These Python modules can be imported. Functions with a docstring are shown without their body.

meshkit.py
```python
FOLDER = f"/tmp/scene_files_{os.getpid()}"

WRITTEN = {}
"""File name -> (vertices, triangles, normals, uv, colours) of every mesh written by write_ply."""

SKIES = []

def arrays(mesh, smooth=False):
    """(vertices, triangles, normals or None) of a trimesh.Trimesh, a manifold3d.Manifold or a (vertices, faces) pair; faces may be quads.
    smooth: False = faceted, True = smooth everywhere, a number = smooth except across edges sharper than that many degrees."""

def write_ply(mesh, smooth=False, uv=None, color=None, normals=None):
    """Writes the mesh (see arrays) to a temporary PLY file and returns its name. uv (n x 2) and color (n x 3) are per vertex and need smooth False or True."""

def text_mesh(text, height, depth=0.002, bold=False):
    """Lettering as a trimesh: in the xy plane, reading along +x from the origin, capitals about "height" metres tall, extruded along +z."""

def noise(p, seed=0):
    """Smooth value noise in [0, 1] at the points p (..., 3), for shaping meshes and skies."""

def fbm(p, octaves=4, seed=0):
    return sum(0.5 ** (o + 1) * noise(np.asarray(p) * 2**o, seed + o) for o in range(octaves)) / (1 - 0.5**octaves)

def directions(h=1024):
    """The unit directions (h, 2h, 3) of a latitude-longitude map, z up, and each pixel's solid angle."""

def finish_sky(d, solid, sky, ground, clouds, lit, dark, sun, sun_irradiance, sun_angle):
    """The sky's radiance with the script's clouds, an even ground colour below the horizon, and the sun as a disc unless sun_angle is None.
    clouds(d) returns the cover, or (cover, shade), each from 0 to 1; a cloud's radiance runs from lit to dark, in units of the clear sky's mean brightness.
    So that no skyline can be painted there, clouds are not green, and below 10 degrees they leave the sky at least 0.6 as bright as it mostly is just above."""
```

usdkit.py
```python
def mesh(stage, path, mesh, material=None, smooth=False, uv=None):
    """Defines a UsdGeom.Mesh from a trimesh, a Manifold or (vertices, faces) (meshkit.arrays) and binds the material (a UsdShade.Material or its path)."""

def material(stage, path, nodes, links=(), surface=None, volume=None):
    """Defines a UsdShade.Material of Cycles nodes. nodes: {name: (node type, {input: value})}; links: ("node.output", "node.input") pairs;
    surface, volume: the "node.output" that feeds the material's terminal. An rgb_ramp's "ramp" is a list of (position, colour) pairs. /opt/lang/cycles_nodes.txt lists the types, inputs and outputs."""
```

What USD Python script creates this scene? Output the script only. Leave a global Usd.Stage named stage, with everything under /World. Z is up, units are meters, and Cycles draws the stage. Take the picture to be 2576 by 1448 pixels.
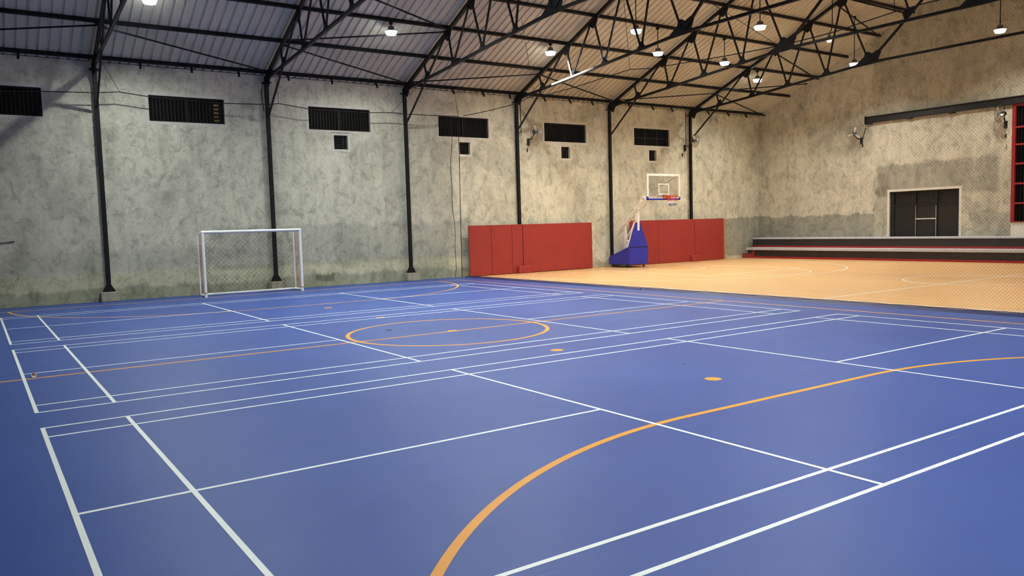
import math
import random
import numpy as np
import trimesh
import shapely.geometry as sg
import usdkit
import meshkit
from pxr import Usd, UsdGeom, UsdShade, Gf, Sdf

stage = Usd.Stage.CreateInMemory()
UsdGeom.SetStageUpAxis(stage, "Z")
UsdGeom.SetStageMetersPerUnit(stage, 1.0)
UsdGeom.Xform.Define(stage, "/World")
UsdGeom.Scope.Define(stage, "/World/Looks")
random.seed(7)
RNG = np.random.default_rng(11)

# ------------------------------------------------------------------ camera, lamp strength, exposure
FPX, YAW, PITCH, ROLL = 1990.68, 0.59619, 0.077566, -0.028609
CAM = np.array([-0.46415, -3.02981, 1.88066])
fwd = np.array([math.sin(YAW) * math.cos(PITCH), math.cos(YAW) * math.cos(PITCH), -math.sin(PITCH)])
rt0 = np.array([math.cos(YAW), -math.sin(YAW), 0.0])
up0 = np.cross(rt0, fwd)
rt = math.cos(ROLL) * rt0 + math.sin(ROLL) * up0
up = -math.sin(ROLL) * rt0 + math.cos(ROLL) * up0
cam = UsdGeom.Camera.Define(stage, "/World/camera")
cam.CreateHorizontalApertureAttr(36.0)
cam.CreateFocalLengthAttr(FPX * 36.0 / 2576.0)
cam.CreateClippingRangeAttr(Gf.Vec2f(0.05, 500.0))
m = Gf.Matrix4d(1.0)
for r, vec in enumerate((rt, up, -fwd, CAM)):
    for c in range(3):
        m[r, c] = float(vec[c])
cam.AddTransformOp().Set(m)
EXPOSURE = 1.08
cam.CreateExposureAttr(EXPOSURE)
LAMP = 1450.0                        # radiance of the lens inside a lamp's reflector
BOWL = 18.0                           # radiance of the glowing acrylic reflector round it
COOL, WARM = (0.95, 1.0, 0.96), (1.0, 0.945, 0.845)

# ------------------------------------------------------------------ hall dimensions (metres)
WL, WB, WR, WF = 23.25, 32.62, -7.1, -4.2      # goal wall (y), bleacher wall (x), wall behind (y), wall behind (x)
RIDGE, SLOPE = 8.08, 0.4155
EDGE = 15.06                                   # where the blue floor meets the wood floor
COLS = [-2.17, 2.81, 7.82, 12.82, 17.74, 22.62, 27.60]


def zr(y):                                     # underside of the roof
    return 7.143 + (23.02 - RIDGE - abs(y - RIDGE)) * SLOPE


# ------------------------------------------------------------------ helpers
used = {}


def numbered(path):
    n = used.get(path, -1) + 1
    used[path] = n
    return path if n == 0 else f"{path}_{n:03d}"


def keys(prim, label=None, cat=None, group=None, kind=None):
    for k, v in (("label", label), ("category", cat), ("group", group), ("kind", kind)):
        if v:
            prim.SetCustomDataByKey(k, v)
    return prim


ORIGIN = {}


def thing(name, label, cat, loc=(0, 0, 0), rotz=0.0, group=None, kind=None):
    path = numbered("/World/" + name)
    x = UsdGeom.Xform.Define(stage, path)
    x.AddTranslateOp().Set(Gf.Vec3d(*map(float, loc)))
    if rotz:
        x.AddRotateZOp().Set(float(rotz))
    ORIGIN[path] = np.array(loc, float) if not rotz else np.zeros(3)
    return keys(x.GetPrim(), label, cat, group, kind)


def part(parent, name, mesh, mat, label=None, kind=None, smooth=False, world=True):
    """A mesh under parent; world=True: the mesh is in world coordinates (parent not rotated)."""
    ppath = str(parent.GetPath())
    path = numbered(ppath + "/" + name)
    v, f, _ = meshkit.arrays(mesh)
    org = ORIGIN.get(ppath, np.zeros(3)) if world else np.zeros(3)
    mm = trimesh.Trimesh(np.asarray(v) - org, f, process=False)
    p = usdkit.mesh(stage, path, mm, mat, smooth=smooth)
    ORIGIN[path] = org
    return keys(p.GetPrim(), label=label, kind=kind)


def single(name, mesh, mat, label, cat=None, group=None, kind=None, smooth=False):
    path = numbered("/World/" + name)
    p = usdkit.mesh(stage, path, mesh, mat, smooth=smooth)
    ORIGIN[path] = np.zeros(3)
    return keys(p.GetPrim(), label, cat, group, kind)


def dup(src, loc, label, cat=None, group=None, rotz=0.0):
    base = str(src.GetPath()).split("/")[-1]
    base = base[:-4] if base[-4:-3] == "_" and base[-3:].isdigit() else base
    t = thing(base, label, cat or src.GetCustomDataByKey("category"), loc, rotz, group or src.GetCustomDataByKey("group"))
    t.GetReferences().AddInternalReference(src.GetPath())
    t.SetInstanceable(True)
    return t


def cat_(*ms):
    out = []
    for q in ms:
        out += q if isinstance(q, (list, tuple)) else [q]
    return trimesh.util.concatenate(out)


def box(x0, x1, y0, y1, z0, z1):
    b = trimesh.creation.box([abs(x1 - x0), abs(y1 - y0), abs(z1 - z0)])
    b.apply_translation([(x0 + x1) / 2, (y0 + y1) / 2, (z0 + z1) / 2])
    return b


def bevel_box(x0, x1, y0, y1, z0, z1, r=0.01):
    """Box with chamfered edges."""
    import manifold3d as mf
    c = np.array([(x0 + x1) / 2, (y0 + y1) / 2, (z0 + z1) / 2])
    h = np.abs([(x1 - x0) / 2, (y1 - y0) / 2, (z1 - z0) / 2])
    r = min(r, h.min() * 0.9)
    pts = []
    for s in np.ndindex(2, 2, 2):
        s = np.array(s) * 2 - 1
        for k in range(3):
            q = s * (h - r)
            q[k] = s[k] * h[k]
            pts.append(c + q)
    mm = mf.Manifold.hull_points(np.array(pts))
    g = mm.to_mesh()
    return trimesh.Trimesh(g.vert_properties[:, :3], g.tri_verts, process=False)


def frame_of(d, ref=(0, 0, 1)):
    d = np.asarray(d, float) / np.linalg.norm(d)
    ref = np.array(ref, float)
    if abs(d @ ref) > 0.98:
        ref = np.array([1.0, 0, 0])
    s = np.cross(d, ref)
    s /= np.linalg.norm(s)
    return d, s, np.cross(s, d)


def beam(p, q, w, h, ref=(0, 0, 1)):
    """Rectangular bar from p to q, w wide (sideways), h high."""
    p, q = np.array(p, float), np.array(q, float)
    d, s, u = frame_of(q - p, ref)
    c = [(-1, -1), (1, -1), (1, 1), (-1, 1)]
    v = [e + s * (a * w / 2) + u * (b * h / 2) for e in (p, q) for a, b in c]
    f = [(3, 2, 1, 0), (4, 5, 6, 7)] + [(i, (i + 1) % 4, 4 + (i + 1) % 4, 4 + i) for i in range(4)]
    f = [t for a, b, c_, d_ in f for t in ((a, b, c_), (a, c_, d_))]
    t = trimesh.Trimesh(np.array(v), np.array(f), process=False)
    if t.volume < 0:
        t.invert()
    return t


def tube(pts, r, n=10, cap=True, closed=False):
    pts = np.array(pts, float)
    k = len(pts)
    tang = np.gradient(pts, axis=0) if not closed else np.roll(pts, -1, 0) - np.roll(pts, 1, 0)
    d, s, u = frame_of(tang[0])
    rings, rad = [], np.broadcast_to(np.asarray(r, float), (k,))
    for i in range(k):
        t = tang[i] / np.linalg.norm(tang[i])
        s = s - t * (s @ t)
        s /= np.linalg.norm(s)
        u = np.cross(s, t)
        a = np.linspace(0, 2 * np.pi, n, endpoint=False)
        rings.append(pts[i] + rad[i] * (np.cos(a)[:, None] * s + np.sin(a)[:, None] * u))
    v = np.vstack(rings)
    f = []
    for i in range(k if closed else k - 1):
        j = (i + 1) % k
        for a in range(n):
            b = (a + 1) % n
            f += [(i * n + a, i * n + b, j * n + b), (i * n + a, j * n + b, j * n + a)]
    if cap and not closed:
        f += [(0, a + 1, a) for a in range(1, n - 1)]
        o = (k - 1) * n
        f += [(o, o + a, o + a + 1) for a in range(1, n - 1)]
    t = trimesh.Trimesh(v, np.array(f), process=False)
    t.fix_normals()
    return t


def lathe(profile, n=24):
    return trimesh.creation.revolve(np.array(profile, float), sections=n)


def prism(poly, t, plane="yz", at=0.0):
    """Extrudes a polygon given in a plane's coordinates by t, centred on at along the third axis."""
    if not hasattr(poly, "exterior"):
        poly = sg.Polygon(poly)
    e = trimesh.creation.extrude_polygon(poly, t, engine="earcut")
    v = np.array(e.vertices)
    a, b, c = v[:, 0], v[:, 1], v[:, 2] - t / 2 + at
    v = {"yz": np.c_[c, a, b], "xz": np.c_[a, c, b], "xy": np.c_[a, b, c]}[plane]
    e = trimesh.Trimesh(v, e.faces, process=False)
    if e.volume < 0:
        e.invert()
    return e


def turn(mesh, deg, axis=(0, 0, 1), at=(0, 0, 0)):
    q = mesh.copy()
    q.apply_transform(trimesh.transformations.rotation_matrix(math.radians(deg), axis, at))
    return q


def moved(mesh, d):
    q = mesh.copy()
    q.apply_translation(d)
    return q


# ------------------------------------------------------------------ materials
def lin(*c):
    return tuple((x / 255 / 12.92) if x / 255 <= 0.04045 else ((x / 255 + 0.055) / 1.055) ** 2.4 for x in c)


def paint(name, col, rough=0.5, metal=0.0, spec=0.5, var=0.0, scale=3.0, bump=0.0, bscale=60.0, **extra):
    nodes = {"p": ("principled_bsdf", {"base_color": col, "roughness": rough, "metallic": metal, "specular_ior_level": spec, **extra})}
    links = []
    if var or bump:
        nodes["g"] = ("texture_coordinate", {})
    if var:
        nodes["n"] = ("noise_texture", {"scale": scale, "detail": 4.0, "roughness": 0.6})
        nodes["r"] = ("rgb_ramp", {"ramp": [(0.3, tuple(c * (1 - var) for c in col)), (0.7, tuple(min(1, c * (1 + var)) for c in col))]})
        links += [("g.object", "n.vector"), ("n.fac", "r.fac"), ("r.color", "p.base_color")]
    if bump:
        nodes["bn"] = ("noise_texture", {"scale": bscale, "detail": 3.0})
        nodes["b"] = ("bump", {"strength": bump, "distance": 0.01})
        links += [("g.object", "bn.vector"), ("bn.fac", "b.height"), ("b.normal", "p.normal")]
    return usdkit.material(stage, "/World/Looks/" + name, nodes, links, surface="p.BSDF")


STEEL = paint("black_steel_paint", lin(17, 19, 22), 0.5, spec=0.3, var=0.25, scale=2.0)
BLACK = paint("matte_black", lin(24, 22, 22), 0.6)
ROPE = paint("black_cord", lin(24, 25, 24), 0.8)
NETM = paint("black_netting", lin(30, 30, 26), 0.85)
WHITE_METAL = paint("white_powder_coat", lin(232, 234, 230), 0.35)
CREAM_METAL = paint("cream_white_paint", lin(244, 241, 234), 0.4)
GOALNET = paint("orange_net_cord", lin(176, 84, 62), 0.85)
GOALNET_DARK = paint("dark_net_cord", lin(52, 40, 36), 0.85)
RED_PAD = paint("red_vinyl_padding", lin(158, 52, 48), 0.42, var=0.06, scale=1.5)
RED_PAINT = paint("red_paint", lin(146, 32, 33), 0.45)
BLUE_PAD = paint("royal_blue_padding", lin(44, 50, 172), 0.5, var=0.05)
NAVY = paint("navy_edge_strip", lin(20, 34, 84), 0.5)
ORANGE = paint("orange_rim_paint", lin(205, 82, 42), 0.4)
NET_WHITE = paint("white_net_cord", lin(235, 235, 235), 0.8)
NET_RED = paint("red_net_cord", lin(205, 70, 60), 0.8)
NET_BLUE = paint("blue_net_cord", lin(60, 62, 165), 0.8)
RISER = paint("black_riser_board", lin(40, 34, 33), 0.5, var=0.12)
TREAD = paint("grey_tread_plank", lin(186, 187, 195), 0.55, var=0.08, scale=4)
FRAME_DARK = paint("dark_window_frame", lin(15, 14, 14), 0.5)
GRILLE = paint("dark_grille_bar", lin(14, 13, 13), 0.55)
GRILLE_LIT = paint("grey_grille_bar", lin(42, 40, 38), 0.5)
SHEET_DARK = paint("dark_sheet_panel", lin(22, 21, 20), 0.5, var=0.15, scale=2)
GOLD = paint("painted_tan_glint", lin(168, 128, 74), 0.35, metal=0.4)  # golden glint put into the colour of the window strips
WHITE_BAR = paint("pale_door_rail", lin(206, 203, 196), 0.45)
FAN_GREY = paint("fan_cage_wire", lin(120, 112, 104), 0.4, metal=0.5)
FAN_BLACK = paint("fan_motor_black", lin(28, 27, 27), 0.45)
BLADE = paint("cream_fan_blade", lin(236, 230, 216), 0.4)
HUB = paint("blue_fan_hub", lin(58, 112, 140), 0.4)
PLASTIC_WHITE = paint("white_plastic", lin(226, 222, 212), 0.4)
ALU = paint("lamp_body_grey", lin(120, 120, 122), 0.35, metal=0.7)
WOOD = paint("bare_wood_batten", lin(176, 142, 96), 0.65, var=0.15, scale=8)
CORK = paint("shuttlecock_cork", lin(176, 136, 100), 0.7)
FEATHER = paint("shuttlecock_feather", lin(250, 248, 236), 0.7)
WHITEWASH = paint("whitewashed_wall", lin(214, 212, 200), 0.8, var=0.06)
RUBBER = paint("grey_caster_rubber", lin(70, 66, 62), 0.6)
RAIL = paint("dark_steel_rail", lin(22, 20, 20), 0.5, var=0.2)


def glow(name, col, strength):
    return usdkit.material(stage, "/World/Looks/" + name, {"e": ("emission", {"color": col, "strength": strength})}, surface="e.emission")


GLOW_COOL = glow("lamp_diffuser_cool", COOL, LAMP)
GLOW_WARM = glow("lamp_diffuser_warm", WARM, LAMP * 0.74)
BOWL_COOL = glow("lamp_reflector_cool", COOL, BOWL)
BOWL_WARM = glow("lamp_reflector_warm", (1.0, 0.96, 0.90), BOWL)
GLOW_SMALL = glow("small_bulb_glow", (1.0, 0.95, 0.8), 40.0)

PANE = usdkit.material(stage, "/World/Looks/window_glass", {
    "t": ("transparent_bsdf", {"color": (0.55, 0.55, 0.53)}), "g": ("glossy_bsdf", {"color": (0.9, 0.9, 0.9), "roughness": 0.25}),
    "f": ("fresnel", {"IOR": 1.2}), "m": ("mix_closure", {})},
    [("f.fac", "m.fac"), ("t.BSDF", "m.closure1"), ("g.BSDF", "m.closure2")], surface="m.closure")
CLEAR = usdkit.material(stage, "/World/Looks/clear_acrylic", {
    "t": ("transparent_bsdf", {"color": (0.96, 0.97, 0.96)}), "g": ("glossy_bsdf", {"color": (0.9, 0.9, 0.9), "roughness": 0.03}),
    "f": ("fresnel", {"IOR": 1.35}), "m": ("mix_closure", {})},
    [("f.fac", "m.fac"), ("t.BSDF", "m.closure1"), ("g.BSDF", "m.closure2")], surface="m.closure")


def concrete(name, tint, along, stains_and_shade):
    """Trowelled cement render: blotches, vertical drips and patches of darker render and painted light falloff.
    along: the wall's horizontal axis (0 = x, 1 = y); stains: patches (a0, a1, z0, z1, softness, factor)."""
    N = {"g": ("geometry", {}), "s": ("separate_xyz", {}),
         "m1": ("mapping", {"scale": (1, 1, 0.85)}),
         "n1": ("noise_texture", {"scale": 0.8, "detail": 7.0, "roughness": 0.68, "distortion": 0.5}),
         "n2": ("noise_texture", {"scale": 3.1, "detail": 9.0, "roughness": 0.74, "distortion": 0.7}),
         "m3": ("mapping", {"scale": (4.2, 4.2, 0.9)}),
         "n3": ("noise_texture", {"scale": 1.0, "detail": 6.0, "roughness": 0.68, "distortion": 0.4}),
         "n4": ("noise_texture", {"scale": 9.5, "detail": 7.0, "roughness": 0.75, "distortion": 0.5}),
         "r1": ("rgb_ramp", {"ramp": [(0.32, (0.78,) * 3), (0.44, (0.90,) * 3), (0.49, (1.02,) * 3), (0.68, (1.11,) * 3)]}),
         "r2": ("rgb_ramp", {"ramp": [(0.34, (0.66, 0.67, 0.66)), (0.44, (0.87,) * 3), (0.49, (1.02,) * 3), (0.59, (1.06, 1.06, 1.05)), (0.68, (1.22, 1.21, 1.19))]}),
         "r3": ("rgb_ramp", {"ramp": [(0.32, (0.86,) * 3), (0.47, (0.99,) * 3), (0.52, (1.03,) * 3), (0.72, (1.08,) * 3)]}),
         "r4": ("rgb_ramp", {"ramp": [(0.30, (0.82,) * 3), (0.48, (1.0,) * 3), (0.70, (1.12,) * 3)]}),
         "c": ("color", {"value": tint}), "p": ("principled_bsdf", {"roughness": 0.82, "specular_ior_level": 0.25}),
         "b": ("bump", {"strength": 0.35, "distance": 0.02})}
    L = [("g.position", "s.vector"), ("g.position", "m1.vector"), ("m1.vector", "n1.vector"), ("m1.vector", "n2.vector"),
         ("g.position", "m3.vector"), ("m3.vector", "n3.vector"), ("g.position", "n4.vector"),
         ("n1.fac", "r1.fac"), ("n2.fac", "r2.fac"), ("n3.fac", "r3.fac"), ("n4.fac", "r4.fac"),
         ("n2.fac", "b.height"), ("b.normal", "p.normal")]
    last = "c.color"
    for i, r in enumerate(("r1", "r2", "r3", "r4")):
        N[f"x{i}"] = ("mix", {"mix_type": "multiply", "fac": 1.0})
        L += [(last, f"x{i}.color1"), (r + ".color", f"x{i}.color2")]
        last = f"x{i}.color"
    # the patches have ragged edges: their coordinates are pushed about by noise
    axis = "s.x" if along == 0 else "s.y"
    N["w1"] = ("math", {"math_type": "multiply_add", "value2": 0.9, "value3": -0.45})
    N["w2"] = ("math", {"math_type": "multiply_add", "value2": 0.7, "value3": -0.35})
    N["pa"] = ("math", {"math_type": "add"})
    N["pz"] = ("math", {"math_type": "add"})
    L += [("n2.fac", "w1.value1"), ("n1.fac", "w2.value1"), (axis, "pa.value1"), ("w1.value", "pa.value2"), ("s.z", "pz.value1"), ("w2.value", "pz.value2")]
    for i, (a0, a1, z0, z1, soft, fac) in enumerate(stains_and_shade):
        k = f"q{i}"
        for j, (src, lo, hi) in enumerate((("pa.value", a0, a1), ("pz.value", z0, z1))):
            for e, (f0, f1) in enumerate(((lo - soft, lo + soft), (hi + soft, hi - soft))):
                N[f"{k}{j}{e}"] = ("map_range", {"range_type": "smoothstep", "from_min": f0, "from_max": f1, "to_min": 0.0, "to_max": 1.0, "clamp": True})
                L.append((src, f"{k}{j}{e}.value"))
        N[k + "a"] = ("math", {"math_type": "multiply"})
        N[k + "b"] = ("math", {"math_type": "multiply"})
        N[k + "c"] = ("math", {"math_type": "multiply"})
        L += [(f"{k}00.result", k + "a.value1"), (f"{k}01.result", k + "a.value2"), (f"{k}10.result", k + "b.value1"), (f"{k}11.result", k + "b.value2"),
              (k + "a.value", k + "c.value1"), (k + "b.value", k + "c.value2")]
        N[k + "m"] = ("mix", {"mix_type": "multiply", "color2": fac})
        L += [(k + "c.value", k + "m.fac"), (last, k + "m.color1")]
        last = k + "m.color"
    L.append((last, "p.base_color"))
    return usdkit.material(stage, "/World/Looks/" + name, N, L, surface="p.BSDF")


BIG = 60
CONC_LEFT = concrete("cement_render_left", lin(205, 204, 184), 0, [
    (-10, 15.2, -1, 0.38, 0.06, (0.66, 0.68, 0.58)),
    (-10, 15.2, 0.38, 0.82, 0.05, (1.0, 1.0, 0.86)),
    (-10, 6.0, 0.86, 1.5, 0.10, (0.86, 0.87, 0.86)),
    (6.0, 15.6, 0.75, 2.15, 0.10, (0.79, 0.80, 0.80)),
    (15.2, 29.6, -1, 0.25, 0.05, (0.75, 0.75, 0.72)),
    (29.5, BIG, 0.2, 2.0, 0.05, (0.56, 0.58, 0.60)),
    (9.2, 9.9, 0.15, 0.42, 0.05, (0.55, 0.55, 0.52))])
CONC_BACK = concrete("cement_render_back", lin(188, 185, 168), 1, [
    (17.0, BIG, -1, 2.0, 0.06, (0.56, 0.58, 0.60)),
    (11.9, 16.9, 2.7, 4.05, 0.10, (0.64, 0.645, 0.65)),
    (-20, 12.9, 0.5, 1.95, 0.08, (0.74, 0.75, 0.75)),
    (-20, 12.4, 2.1, 3.6, 0.3, (0.84, 0.84, 0.83)),
    (16.35, 17.0, 1.0, 3.6, 0.15, (0.74, 0.74, 0.74)),
    (17.2, 20.5, 4.6, 6.6, 0.3, (0.84, 0.84, 0.82)),
    (-20, 17.15, 6.2, 20, 0.06, (0.80, 0.79, 0.76))])  # upper wall: own tone change at the pilaster line, plus light falloff painted in
CONC_PLAIN = concrete("cement_render_plain", lin(208, 205, 194), 0, [])
FOOTING = paint("concrete_footing", lin(178, 172, 150), 0.85, var=0.2, scale=5, bump=0.3, bscale=30)
FOOTING_RED = paint("red_painted_footing", lin(160, 50, 46), 0.6, var=0.1, scale=6)

# roofing: light grey coated steel sheet
ROOF = paint("roof_sheet_steel", lin(191, 188, 172), 0.5, spec=0.4, var=0.07, scale=0.8)


def blue_vinyl():
    N = {"g": ("geometry", {}), "s": ("separate_xyz", {}),
         "n": ("noise_texture", {"scale": 0.35, "detail": 4.0, "roughness": 0.6}),
         "r": ("rgb_ramp", {"ramp": [(0.3, lin(37, 68, 142)), (0.7, lin(46, 79, 154))]}),
         "sh": ("math", {"math_type": "add", "value2": 3.42}),
         "d": ("math", {"math_type": "divide", "value2": 1.87}), "fr": ("math", {"math_type": "fraction"}),
         "lt": ("math", {"math_type": "less_than", "value2": 0.0045}),
         "m2": ("mapping", {"scale": (0.9, 0.05, 1)}), "n2": ("noise_texture", {"scale": 1.0, "detail": 3.0}),
         "gt": ("map_range", {"from_min": 0.54, "from_max": 0.66, "to_min": 0.0, "to_max": 0.35, "clamp": True}),
         "mu": ("math", {"math_type": "multiply"}),
         "mx": ("mix", {"mix_type": "mix", "color2": lin(150, 165, 205)}),
         "n3": ("noise_texture", {"scale": 260.0, "detail": 2.0}), "b": ("bump", {"strength": 0.06, "distance": 0.002}),
         "n4": ("noise_texture", {"scale": 1.7, "detail": 4.0}),
         "rr": ("map_range", {"from_min": 0.3, "from_max": 0.7, "to_min": 0.43, "to_max": 0.45, "clamp": True}),
         "p": ("principled_bsdf", {"specular_ior_level": 0.6})}
    L = [("g.position", "s.vector"), ("g.position", "n.vector"), ("n.fac", "r.fac"), ("s.y", "sh.value1"), ("sh.value", "d.value1"), ("d.value", "fr.value1"),
         ("fr.value", "lt.value1"), ("g.position", "m2.vector"), ("m2.vector", "n2.vector"), ("n2.fac", "gt.value"), ("lt.value", "mu.value1"), ("gt.result", "mu.value2"),
         ("mu.value", "mx.fac"), ("r.color", "mx.color1"), ("mx.color", "p.base_color"), ("g.position", "n3.vector"), ("n3.fac", "b.height"), ("b.normal", "p.normal"),
         ("g.position", "n4.vector"), ("n4.fac", "rr.value"), ("rr.result", "p.roughness")]
    return usdkit.material(stage, "/World/Looks/blue_vinyl_floor", N, L, surface="p.BSDF")


def wood_vinyl():
    N = {"g": ("geometry", {}), "m": ("mapping", {"scale": (9.0, 0.35, 1)}),
         "n": ("noise_texture", {"scale": 1.0, "detail": 5.0, "roughness": 0.6}),
         "m2": ("mapping", {"scale": (0.5, 0.09, 1)}), "n2": ("noise_texture", {"scale": 1.0, "detail": 2.0}),
         "r": ("rgb_ramp", {"ramp": [(0.25, lin(203, 156, 99)), (0.55, lin(217, 173, 117)), (0.8, lin(225, 185, 132))]}),
         "r2": ("rgb_ramp", {"ramp": [(0.3, (0.93, 0.92, 0.9)), (0.7, (1.06, 1.06, 1.06))]}),
         "x": ("mix", {"mix_type": "multiply", "fac": 1.0}),
         "p": ("principled_bsdf", {"roughness": 0.42})}
    L = [("g.position", "m.vector"), ("m.vector", "n.vector"), ("n.fac", "r.fac"), ("g.position", "m2.vector"), ("m2.vector", "n2.vector"), ("n2.fac", "r2.fac"),
         ("r.color", "x.color1"), ("r2.color", "x.color2"), ("x.color", "p.base_color")]
    return usdkit.material(stage, "/World/Looks/wood_print_floor", N, L, surface="p.BSDF")


BLUE_FLOOR, WOOD_FLOOR = blue_vinyl(), wood_vinyl()
LINE_WHITE = paint("white_court_paint", lin(232, 238, 236), 0.4)
LINE_ORANGE = paint("orange_court_paint", lin(224, 154, 50), 0.42)

# ------------------------------------------------------------------ floor: blue sheet with badminton and futsal markings
floor = thing("floor", "blue vinyl sports floor with white badminton and orange futsal markings", None, (0, 0, 0), kind="structure")
part(floor, "vinyl_sheet", box(WF, EDGE, WR, WL, -0.06, 0.0), BLUE_FLOOR, label="blue vinyl sheet")
ZW, ZO = 0.0022, 0.0012
LK = [0]


def lay(base):
    """Height of the next painted line: crossing lines lie a hair above each other."""
    LK[0] += 1
    return base + 0.00005 * (LK[0] % 19)




def strip(p, q, w, z):
    p, q = np.array(p, float), np.array(q, float)
    d = (q - p) / np.linalg.norm(q - p)
    s = np.array([-d[1], d[0]]) * w / 2
    return prism([p + s, q + s, q - s, p - s], z, "xy", z / 2)


def line(x0, x1, y0, y1):
    return box(x0, x1, y0, y1, 0.0, lay(0.0018))


XB = [-0.005, 0.766, 4.708, 8.723, 12.626, 13.377]       # line centres along the courts as painted
YB = [0.014, 0.461, 3.047, 5.644, 6.086]
HW = 0.02
for y0 in (0.0, 6.943, 13.882):
    ylo, yhi = y0 + YB[0] - HW, y0 + YB[4] + HW
    for y in (YB[0], YB[1], YB[3], YB[4]):
        part(floor, "white_line", line(XB[0] - HW, XB[5] + HW, y0 + y - HW, y0 + y + HW), LINE_WHITE)
    for x in XB:
        part(floor, "white_line", line(x - HW, x + HW, ylo, yhi), LINE_WHITE)
    part(floor, "white_line", line(XB[0] - HW, XB[2], y0 + YB[2] - HW, y0 + YB[2] + HW), LINE_WHITE)
    part(floor, "white_line", line(XB[3], XB[5] + HW, y0 + YB[2] - HW, y0 + YB[2] + HW), LINE_WHITE)


def arc(cx, cy, r, a0, a1, w, z, n=64):
    a = np.radians(np.linspace(a0, a1, n))
    o = [(cx + (r + w / 2) * math.cos(t), cy + (r + w / 2) * math.sin(t)) for t in a]
    i = [(cx + (r - w / 2) * math.cos(t), cy + (r - w / 2) * math.sin(t)) for t in a[::-1]]
    return prism(o + i, z, "xy", z / 2)


CX, GY0, GY1, MY = 6.72, -2.72, 21.78, 9.50
OX0, OX1, OW = CX - 7.33, CX + 7.33, 0.07
for g in (box(OX0, OX1, MY - 0.033, MY + 0.033, 0, ZO), box(OX1 - OW / 2, OX1 + OW / 2, GY0, GY1, 0, ZO), box(OX0 - OW / 2, OX0 + OW / 2, GY0, GY1, 0, ZO),
          box(OX0, OX1, GY1 - OW / 2, GY1 + OW / 2, 0, ZO), box(OX0, OX1, GY0 - OW / 2, GY0 + OW / 2, 0, ZO)):
    g.apply_scale([1, 1, lay(0.0006) / ZO])
    part(floor, "orange_line", g, LINE_ORANGE)
circle = sg.Point(6.68, 9.62).buffer(1.86, 48).difference(sg.Point(6.68, 9.62).buffer(1.785, 48))
part(floor, "orange_line", prism(circle, 0.00156, "xy", 0.00078), LINE_ORANGE, label="orange centre circle")
R = 4.95
ga, gb = CX - 1.55, CX + 1.55
far = cat_(arc(ga, GY1, R, 180, 270, OW, ZO), arc(gb, GY1, R, 270, 360, OW, ZO), box(ga, gb, GY1 - R - OW / 2, GY1 - R + OW / 2, 0, ZO))
near = cat_(arc(ga, GY0, R + 0.05, 90, 180, OW, ZO), arc(gb, GY0, R + 0.05, 0, 90, OW, ZO), box(ga, gb, GY0 + R + 0.05 - OW / 2, GY0 + R + 0.05 + OW / 2, 0, ZO))
part(floor, "orange_line", far, LINE_ORANGE, label="orange goal area arc in front of the goal")
part(floor, "orange_line", near, LINE_ORANGE, label="orange goal area arc in the foreground")
for sy, rr in ((15.72, 0.1), (12.654, 0.1), (9.55, 0.1), (6.41, 0.1), (3.357, 0.1)):
    part(floor, "orange_spot", prism(sg.Point(6.73, sy).buffer(rr, 16), 0.00162, "xy", 0.00081), LINE_ORANGE)

# wood-print floor with basketball markings
floor2 = thing("floor", "wood-print basketball floor beyond the dividing net", None, (EDGE, 0, 0), kind="structure")
part(floor2, "vinyl_sheet", box(EDGE, WB, WR, WL, -0.06, 0.0), WOOD_FLOOR, label="tan wood-print sheet")
BX, BY, HOOPY = 22.85, 8.08, 19.74
BL = 21.35


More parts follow.
